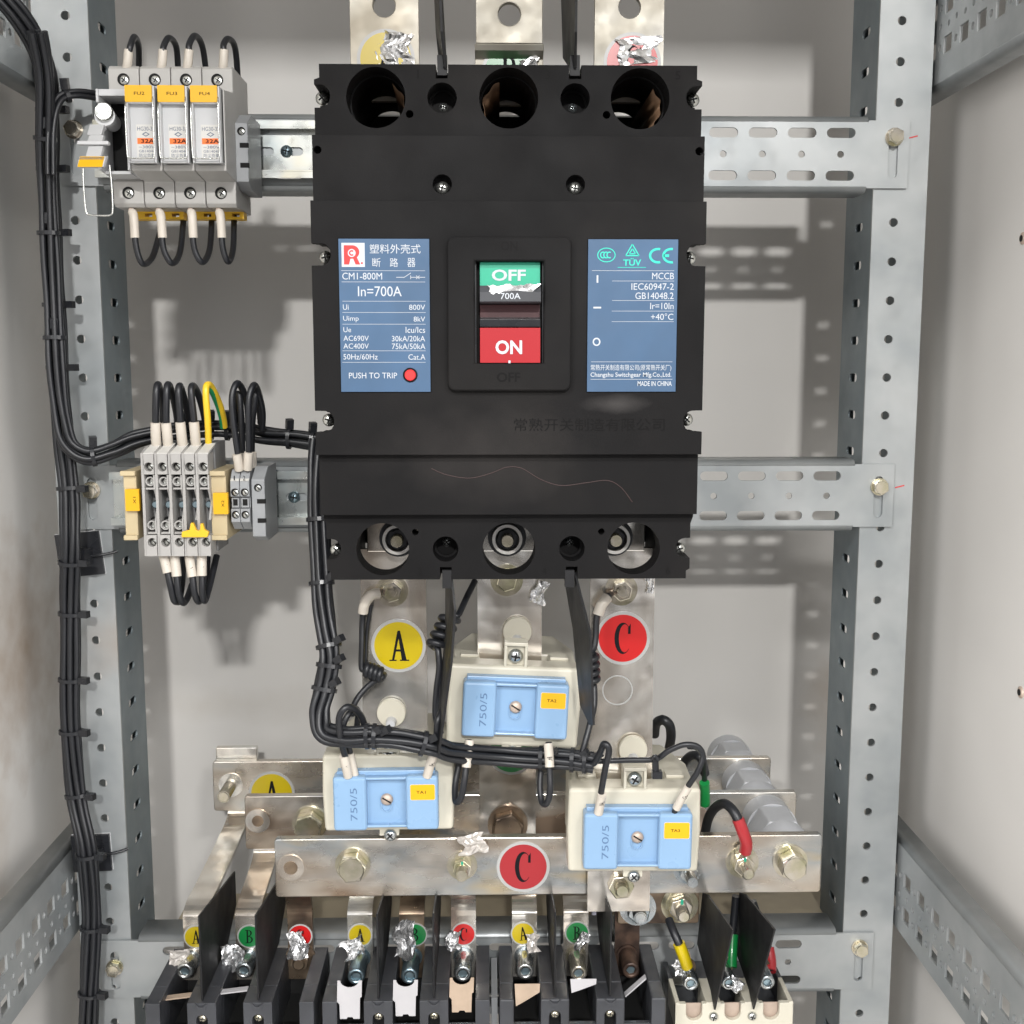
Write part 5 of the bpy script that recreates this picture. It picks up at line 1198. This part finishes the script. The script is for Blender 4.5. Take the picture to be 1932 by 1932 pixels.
s2 = sense([(896, 1096, .700), (880, 1128, .690), (866, 1158, .682), (858, 1162, .680)], [(852, 1160, .678), (822, 1222, .672), 4, .0052], [(826, 1222, .670), (829, 1260, .668), (824, 1300, .668), (822, 1350, .668), (832, 1385, .666)], .0020, "coiled black sensing wire hanging between the left busbar and the upper transformer", None)
s3 = sense([(1150, 1122, .700), (1135, 1140, .697), (1126, 1165, .696), (1124, 1200, .695), (1120, 1228, .693)], [(1113, 1236, .690), (1116, 1290, .690), 4, .0042], [(1121, 1292, .690), (1121, 1330, .686), (1112, 1370, .680), (1104, 1400, .676), (1096, 1430, .674)], .0020, "coiled black sensing wire with a white sleeve beside the red C sticker", [(1146, 1127, .699), (1135, 1141, .696), (1128, 1160, .695)])
for (o, x, y, x2, y2) in ((s1, 722, 1117, 738, 1114), (s3, 1152, 1120, 1168, 1113)):
    m = MB(); m.tube(PQ([(x, y, .701), ((x + x2) / 2, (y + y2) / 2, .7035), (x2, y2, .7045)]), .0018, "brass", seg=8, rx=.0030); m.build("cable_lug", o)
# strap tie hanging at TA3
p = PQ([(1236, 1428, .667), (1237, 1455, .667)]); m = MB(); m.tube([p[0], p[1]], .0022, "black_shiny", seg=6, rx=.0012); c = q(1239, 1460, .667); m.box(c.x - .0030, c.x + .0030, .664, .669, c.z - .0022, c.z + .0022, "black_shiny")
m.tube([q(1229, 1432, .664), q(1236, 1426, .663), q(1243, 1434, .664)], .0011, "black_shiny", seg=6)
tag(m.build("cable_tie"), "single black cable tie hanging from the wire above the transformer TA3", "cable tie")
p = q(893, 1592, YC - .002); foil(p.x, p.z, YC - .001, .0170, .0130, "crumpled clear tape scrap on the top edge of the front busbar", 21, m="film", name="tape_scrap", amp=.18, rot=.2)
# connector plate under TA3 with two more bolts (rear continuation of the C dropper)
cp = thing("link_plate", (.15, .73, -.405), "short tarnished link plate bolted below the front busbar under the transformer TA3", "link plate")
a, b = q(1165, 1692, .731), q(1318, 1735, .731)
m = MB(); m.prism(rrect(a.x, b.x, b.z - .0020, -.3425, .002), .7300, .7350, "tin_brown"); m.build("bar", cp, bevel=.0006)
p = q(1203, 1712, .730); stud(cp, p.x, p.z, .730, .0042, .0150, .0080, .0058, "bolt_steel", .3)
p = q(1282, 1706, .730); stud(cp, p.x, p.z, .730, .0042, .0180, .0082, .0058, "bolt_yellow", .3, True)
# shelf edge behind
a, b = q(1150, 1728, .80), q(1590, 1745, .79)
m = MB(); m.prism([(.790, b.z), (.790, b.z + .0018), (.846, b.z + .0018), (.846, b.z)], -.23, b.x + .004, "shelf_edge", axis='X'); tag(m.build("shelf"), "long dull shelf edge lying behind the small breakers above the bottom rail", "shelf")

# ================================================================== LOWER ROW OF BREAKERS
YF3, ZT3 = .674, -.400
def comb(w_, pockets, x0): pass
def lower_breaker(xc, w_, pitch, lab, body="grey_black", card=(), Yf=YF3, group="black branch breakers along the bottom edge", pw=.0170, brightvents=()):
    root = thing("branch_breaker", (xc, .70, -.52), lab, "circuit breaker", group)
    x0, x1 = xc - w_ / 2, xc + w_ / 2
    # plan outline: comb open to the front-top; pockets cut from the top
    m = MB(); prof_low = [(Yf, ZT3), (Yf, -.52), (.745, -.52), (.745, -.4300), (Yf + .022, -.4300), (Yf + .022, ZT3 - .045), (Yf + .004, ZT3 - .045)]
    xs = [x0]
    for k in (-1, 0, 1): xs += [xc + k * pitch - pw / 2, xc + k * pitch + pw / 2]
    xs.append(x1)
    for i in range(0, 8, 2):
        a, b = xs[i], xs[i + 1]
        holes = []
        if i in (2, 4): holes = [slot((a + b) / 2, ZT3 - .0165, .0072, .0170)]
        m.prism([(a, -.52), (b, -.52), (b, ZT3), (a, ZT3)], Yf, Yf + .020, body, holes)
        m.prism([(Yf + .0201, -.52), (.742, -.52), (.742, ZT3), (Yf + .0201, ZT3)], a, b, body, axis='X')
    m.build("body", root, bevel=.0009)
    for k in (-1, 0, 1):
        a, b = xc + k * pitch - pw / 2, xc + k * pitch + pw / 2
        m = MB(); m.box(a - .0001, b + .0001, Yf + .0030, Yf + .0060, -.52, ZT3 - .0185, body)
        for j in range(3):
            for s_ in (0, 1):
                m.box(a + .002 + s_ * (pw / 2 - .001), a + pw / 2 - .0015 + s_ * (pw / 2 - .001), Yf + .0024, Yf + .0030, ZT3 - .0225 - j * .0030, ZT3 - .0213 - j * .0030, "brass" if k in brightvents else "black_shiny")
        m.build("pocket_cover", root)
        m = MB(); m.box(a - .0001, b + .0001, Yf + .0060, .742, ZT3 - .0340, ZT3 - .0325, "cavity"); m.box(a - .0001, b + .0001, .7395, .742, ZT3 - .0324, ZT3 - .004, "cavity"); m.build("pocket_floor", root)
    for i in (2, 4):
        xm = (xs[i] + xs[i + 1]) / 2; pan_screw(root, xm, ZT3 - .0112, Yf + .0032, .0028, "bolt_yellow", rot=.2)
        mm = MB(); mm.box(xm - .0038, xm + .0038, Yf + .0110, Yf + .0120, ZT3 - .0270, ZT3 - .0075, "cavity"); mm.build("screw_well", root)
        mm = MB(); mm.prism([(xm - .0035, ZT3 + .0002), (xm - .0022, ZT3 - .0045), (xm + .0022, ZT3 - .0045), (xm + .0035, ZT3 + .0002), (xm + .0012, ZT3 - .0020), (xm - .0012, ZT3 - .0020)], Yf - .0012, Yf + .0002, body); mm.build("barrier_clip", root)
    return root
B1, B2, B3 = -.1629, -.0525, .0588
lower_breaker(B1, .105, .035, "black branch breaker at the lower left under the left ends of the busbars", brightvents=(0,))
lower_breaker(B2, .105, .035, "black branch breaker with two white cards, left of centre at the bottom edge")
lower_breaker(B3, .105, .035, "black branch breaker right of centre at the bottom edge with one sooty pole", brightvents=(0,))
# joining side posts between breakers 2 and 3
m = MB(); xm = (B2 + B3) / 2; m.box(xm - .0019, xm + .0019, .690, .740, -.52, -.408, "clamp_grey"); m.box(xm - .0032, xm + .0032, .700, .712, -.425, -.420, "clamp_grey"); tag(m.build("spacer"), "thin grey spacer standing between the two central black branch breakers", "spacer")
# cream breaker
YF4 = .692; c4x = .1590; p4 = .0252
root = thing("branch_breaker", (c4x, .72, -.52), "small cream branch breaker at the lower right with three coloured wires", "circuit breaker")
x0, x1 = c4x - .0385, c4x + .0385
Z0 = q(1395, 1893, YF4).z
m = MB(); xs = [x0]
pw = .0104
def ubar(k): return c4x + k * p4 - .0010
top = [(x1, Z0)]
for k in (1, 0, -1):
    xm = ubar(k); r = pw / 2; top += [(xm + r, Z0)] + [(xm + r * math.cos(R(a)), Z0 - .0065 - r * math.sin(R(a))) for a in range(0, 181, 18)] + [(xm - r, Z0)]
top += [(x0, Z0)]
m.prism(top + [(x0, -.52), (x1, -.52)], YF4, YF4 + .004, "cream"); m.build("front_cover", root, bevel=.0006)
m = MB(); m.box(x0, x1, YF4 + .0041, .744, -.52, Z0 - .018, "grey_black")
for k in (1, 0, -1): m.box(ubar(k) - pw / 2, ubar(k) + pw / 2, YF4 + .0045, YF4 + .0052, Z0 - .0125, Z0 - .0020, "brass")
m.build("body", root)
for i, (a, b) in enumerate(((x0, x0 + .0030), (ubar(-1) + .0078, ubar(0) - .0078), (ubar(0) + .0078, ubar(1) - .0078), (x1 - .0030, x1))):
    m = MB(); m.box(a, b, YF4 + .0002, YF4 + .030, Z0 - .0179, Z0 + .0008, "cream"); m.prism([(YF4 + .0302, Z0 + .0008), (YF4 + .052, Z0 + .0008), (YF4 + .052, Z0 - .0179), (YF4 + .0302, Z0 - .0179)], a, b, "grey_black", axis='X'); m.build("rib", root, bevel=.0005)
for k in (-.5, .5): pan_screw(root, c4x + k * p4 - .001, Z0 - .0085, YF4, .0031, "screw", rot=.3)
for k, (colr, wn) in enumerate((("sticker_yellow", "yellow"), ("sticker_green", "green"), ("sticker_red_dull", "red"))):
    xb = ubar(k - 1); yb2 = .728
    socket_bolt(root, xb - .0006, Z0 + .0080, yb2 - .004, .0050, .022, "bolt_steel")
    if k == 0: pts = [(1262, 1735, .715), (1272, 1760, .706), (1285, 1790, .702), (1296, 1822, .706)]
    elif k == 1: pts = [(1388, 1690, .735), (1385, 1725, .735), (1380, 1780, .730), (1379, 1825, .722)]
    else: pts = [(1420, 1700, .735), (1440, 1760, .735), (1452, 1800, .730), (1453, 1832, .722)]
    o = wire(PQ(pts), .0026 if k else .0028, lab="black cable with a %s sleeve entering the small cream breaker" % wn, group="cables of the small cream breaker")
    e = [q(*p) for p in pts]; m = MB(); f_ = spline(e, 6); n = len(f_); cut = int(n * .55)
    m.tube([f_[cut], f_[(cut + n) // 2], f_[-1]], .0040, colr, seg=14, sub=3); m.build("sleeve", o)
    m = MB(); m.lathe([(.0062, -.0012), (.0062, .0008)], "tin_brown", (xb, yb2 - .0045, Z0 + .0085), seg=24); m.prism([(xb - .0040, Z0 + .010), (xb + .004, Z0 + .010), (xb + .002, Z0 + .0195), (xb - .002, Z0 + .0195)], yb2 - .0050, yb2 - .0036, "brass"); m.build("cable_lug", o)
# barriers of the small breakers: flat sheets standing front to back
def yz_barrier(x, poly, lab, group="black phase barriers of the small breakers", lean=0.):
    m = MB(); M = Matrix.Translation((x, 0, 0)); m.prism(poly, -.0006, .0006, "barrier", axis='X', M=M)
    o = m.build("phase_barrier", bevel=.0003); tag(o, lab, "phase barrier", group); return o
BP = [(.683, -.337), (.800, -.351), (.800, -.388), (.762, ZT3 - .001), (.690, ZT3 - .002), (.680, ZT3 - .008)]
BP1 = [(.676, -.343), (.775, -.3600), (.775, -.385), (.745, ZT3 + .001), (.676, ZT3 + .0005)]
yz_barrier(B1 - .0175, BP1, "glossy black phase barrier right of the yellow A sticker at the lower left")
yz_barrier(B1 + .0175, BP1, "black phase barrier under the left end of the front busbar")
yz_barrier(B2 - .0175, BP1, "black phase barrier between the two white cards")
yz_barrier(B2 + .0175, BP1, "black phase barrier beside the tan card and the red C sticker in the bottom row")
yz_barrier(B3 - .0175, BP1, "thin black phase barrier between the yellow A and the green B bars right of centre")
yz_barrier(B3 + .0175, BP1, "thin black phase barrier left of the sooty pole")
KP = [(.642, -.338), (.718, -.3530), (.735, -.3600), (.750, -.4050), (.700, Z0 + .004), (.688, Z0 - .002)]
yz_barrier(ubar(-.5), KP, "kite-shaped black barrier between the yellow and green sleeved cables of the cream breaker")
yz_barrier(ubar(.5), KP, "kite-shaped black barrier between the green and red sleeved cables of the cream breaker")

# branch bars from the horizontal busbars to the small breakers
YTm = .7330
GB = "bent branch bars feeding the small breakers"
def branch(xc, kind, lab, w_=.0155, m="tin_clean"):
    root = thing("branch_bar", (xc, YTm, -.42), lab, "busbar", GB)
    if kind == 'A': path = [(YA + .0068, -.318), (YA + .0068, -.349), (YA + .0005, -.3585), (.825, -.3625), (.765, -.3660), (.745, -.3662), (YTm + .0012, -.3705), (YTm, -.3765), (YTm, -.392), (YTm, -.405), (YTm, -.418)]
    elif kind == 'B': path = [(YBB + .0068, -.318), (YBB + .0068, -.349), (YBB + .0005, -.3585), (.770, -.3625), (.745, -.3662), (YTm + .0012, -.3705), (YTm, -.3765), (YTm, -.392), (YTm, -.405), (YTm, -.418)]
    else: path = [(YC + .0066, -.315), (YC + .0066, -.350), (YTm - .004, -.3600), (YTm, -.370), (YTm, -.392), (YTm, -.405), (YTm, -.418)]
    strip(path, xc - w_ / 2, xc + w_ / 2, m, parent=root, th=.0035)
    return root
ctrs = [B1 - .035, B1, B1 + .035, B2 - .035, B2, B2 + .035, B3 - .035, B3, B3 + .035]
info = [("A", "tin_clean", "branch bar with the A sticker at the far lower left, curving from the rear busbar"), ("B", "tin_clean", "branch bar with the half-hidden green sticker between two barriers at the lower left"), ("C", "tin_brown", "brown branch bar with foil over its red sticker, third from the left"),
        ("A", "tin_clean", "branch bar with the yellow sticker above the first white card"), ("B", "tin_brown", "branch bar with the green B sticker above the second white card"), ("C", "tin_clean", "spotted branch bar with the red C sticker above the tan card"),
        ("A", "tin_clean", "branch bar with the yellow A sticker right of centre"), ("B", "tin_clean", "branch bar with the green B sticker right of centre"), ("C", "sooty", "soot-blackened branch bar at the right end of the black breakers")]
scol = {"A": ("sticker_yellow", "yellow"), "B": ("sticker_green", "green"), "C": ("sticker_red", "red")}
for i, (x, (k, mt_, lab)) in enumerate(zip(ctrs, info)):
    rt = branch(x, k, lab, m=mt_, w_=.0168)
    if i != 8:
        sx = x + (0, .001, 0, .0, .0022, 0, -.001, .0008, 0)[i]
        o = sticker(rt, k, sx, -.3868, YTm - .0001, .0074, scol[k][0], "small round %s sticker with letter %s" % (scol[k][1], k), rot=(.12 if i == 6 else 0))
    z_b = ZT3 + .0005
    mm = ("bolt_steel", "bolt_steel", "sooty", "screw_blue", "screw_blue", "bolt_steel", "bolt_steel", "bolt_yellow", "sooty")[i]
    if i != 2: socket_bolt(rt, x - (.0 if i else .004), z_b - .0030, YTm, .0056, (.017, .017, .02, .026, .026, .024, .022, .025, .022)[i], mm)
    else: stud(rt, x, z_b - .003, YTm, .004, .010, .0066, .005, "tin_brown", .3)
# foil scraps of the bottom row
def fq(x, y, Y, w_, h, lab, seed, **k): p = q(x, y, Y); return foil(p.x, p.z, Y, w_, h, lab, seed, **k)
fq(338, 1806, .722, .0130, .0130, "curled brownish foil scrap at the foot of the leftmost A sticker bar", 31, m="film", amp=.2)
fq(440, 1806, .722, .0125, .0190, "bluish crumpled foil scrap under the half-hidden green sticker at the lower left", 32, rot=.15)
fq(562, 1782, .722, .0120, .0190, "torn foil scrap over the red sticker under the left end of the front busbar", 33, m="foil", rot=.1)
fq(668, 1785, .718, .0140, .0130, "crumpled foil ball on the yellow sticker above the first white card", 34, rot=.35, amp=.35)
fq(764, 1768, .716, .0150, .0270, "tall folded foil strip left of the green B sticker above the second white card", 35, rot=-.08, taper=.35)
fq(855, 1772, .718, .0085, .0150, "twisted foil scrap on the left of the red C sticker above the tan card", 36, rot=-.15, amp=.4)
fq(1005, 1778, .720, .0080, .0130, "dull folded foil scrap covering the right of the yellow A sticker right of centre", 37, m="film", rot=.1)
fq(1098, 1775, .716, .0060, .0140, "twisted dark foil strip across the green B sticker right of centre", 38, rot=-.5, amp=.4)
fq(1285, 1822, .712, .0100, .0100, "foil scrap beside the lug of the yellow sleeved cable at the cream breaker", 39, rot=.6)
fq(1388, 1855, .700, .0095, .0080, "foil scrap on the middle bolt of the cream breaker", 40, rot=-.6, amp=.4)
# insulating cards
def card(x, y0, y1, w_, Y, mat_, lab, shape=0, tilt=0.):
    z1_, z0_ = q(800, y0, Y).z, q(800, y1, Y).z; a, b = x - w_ / 2, x + w_ / 2; h = z1_ - z0_
    if shape == 0:
        P = [(a + .0012, z0_), (x - .0022, z0_), (x - .0015, z0_ + .0012), (x + .0015, z0_ + .0012), (x + .0022, z0_), (b - .0014, z0_), (b - .0010, z1_ - h * .45), (b, z1_ - h * .43), (b + .0004, z1_), (x + .0058, z1_)] + [(x + .0058 * math.cos(R(t)), z1_ - .0046 * math.sin(R(t))) for t in range(20, 161, 20)] + [(x - .0058, z1_), (a, z1_), (a - .0005, z0_ + h * .45), (a + .0010, z0_ + h * .38)]
    else: P = [(a, z1_), (b, z1_), (b - .0002, z0_ + h * .62), (x - .002, z0_ + h * .2), (a + .0008, z0_)]
    m = MB(); m.prism(P, -.0002, .0002, mat_, M=Matrix.Translation((0, Y, 0)))
    tag(m.build("insulating_card"), lab, "card", "insulating cards tucked in the small breakers")
card(B2 - .0355, 1848, 1920, .0150, .6765, "card_white", "white insulating card, the left one of the two")
card(B2 - .0004, 1848, 1916, .0150, .6765, "card_white", "white insulating card with a faint red mark, the right one of the two")
card(B2 + .0350, 1845, 1910, .0148, .6765, "card_tan", "tan stepped insulating card next to the white ones", 0)
card(B3 - .0350, 1858, 1900, .0160, .6765, "card_tan", "tan insulating card torn slantwise under the yellow A sticker bar", 1)
card(B3 + .0004, 1850, 1876, .0165, .6765, "card_white", "short white insulating card torn slantwise under the green B sticker bar", 1)
for (x, y, w_, rt_, lab, mt_) in ((B1 - .0350, 1872, .017, -.12, "brownish card edge slanting across the first pocket at the lower left", "card_tan"), (B1, 1862, .017, -.12, "white card edge slanting across the second pocket at the lower left", "card_white"), (B3 + .0350, 1862, .018, -.75, "pale card edge leaning steeply in the sooty pocket", "card_white")):
    p = q(900, y, .690); M = Matrix.Translation((x, .690, p.z)) @ Matrix.Rotation(rt_, 4, 'Y'); m = MB(); m.box(-w_ / 2, w_ / 2, -.003, .002, -.0004, .0004, mt_, M); tag(m.build("insulating_card"), lab, "card", "insulating cards tucked in the small breakers")
# white plastic pegs behind the green B bar, right
for k, (x, lab) in enumerate(((1128, "narrow white plastic peg showing just right of the rightmost green B bar"), (1180, "wider white plastic peg showing left of the link plate bolts"))):
    p = q(x, 1715, .80); m = MB(); m.prism([(p.x - .006, p.z + .02), (p.x + .006, p.z + .02), (p.x + .005, p.z - .012), (p.x - .004, p.z - .012)], .80, .812, "lavender"); tag(m.build("plastic_peg"), lab, "peg")
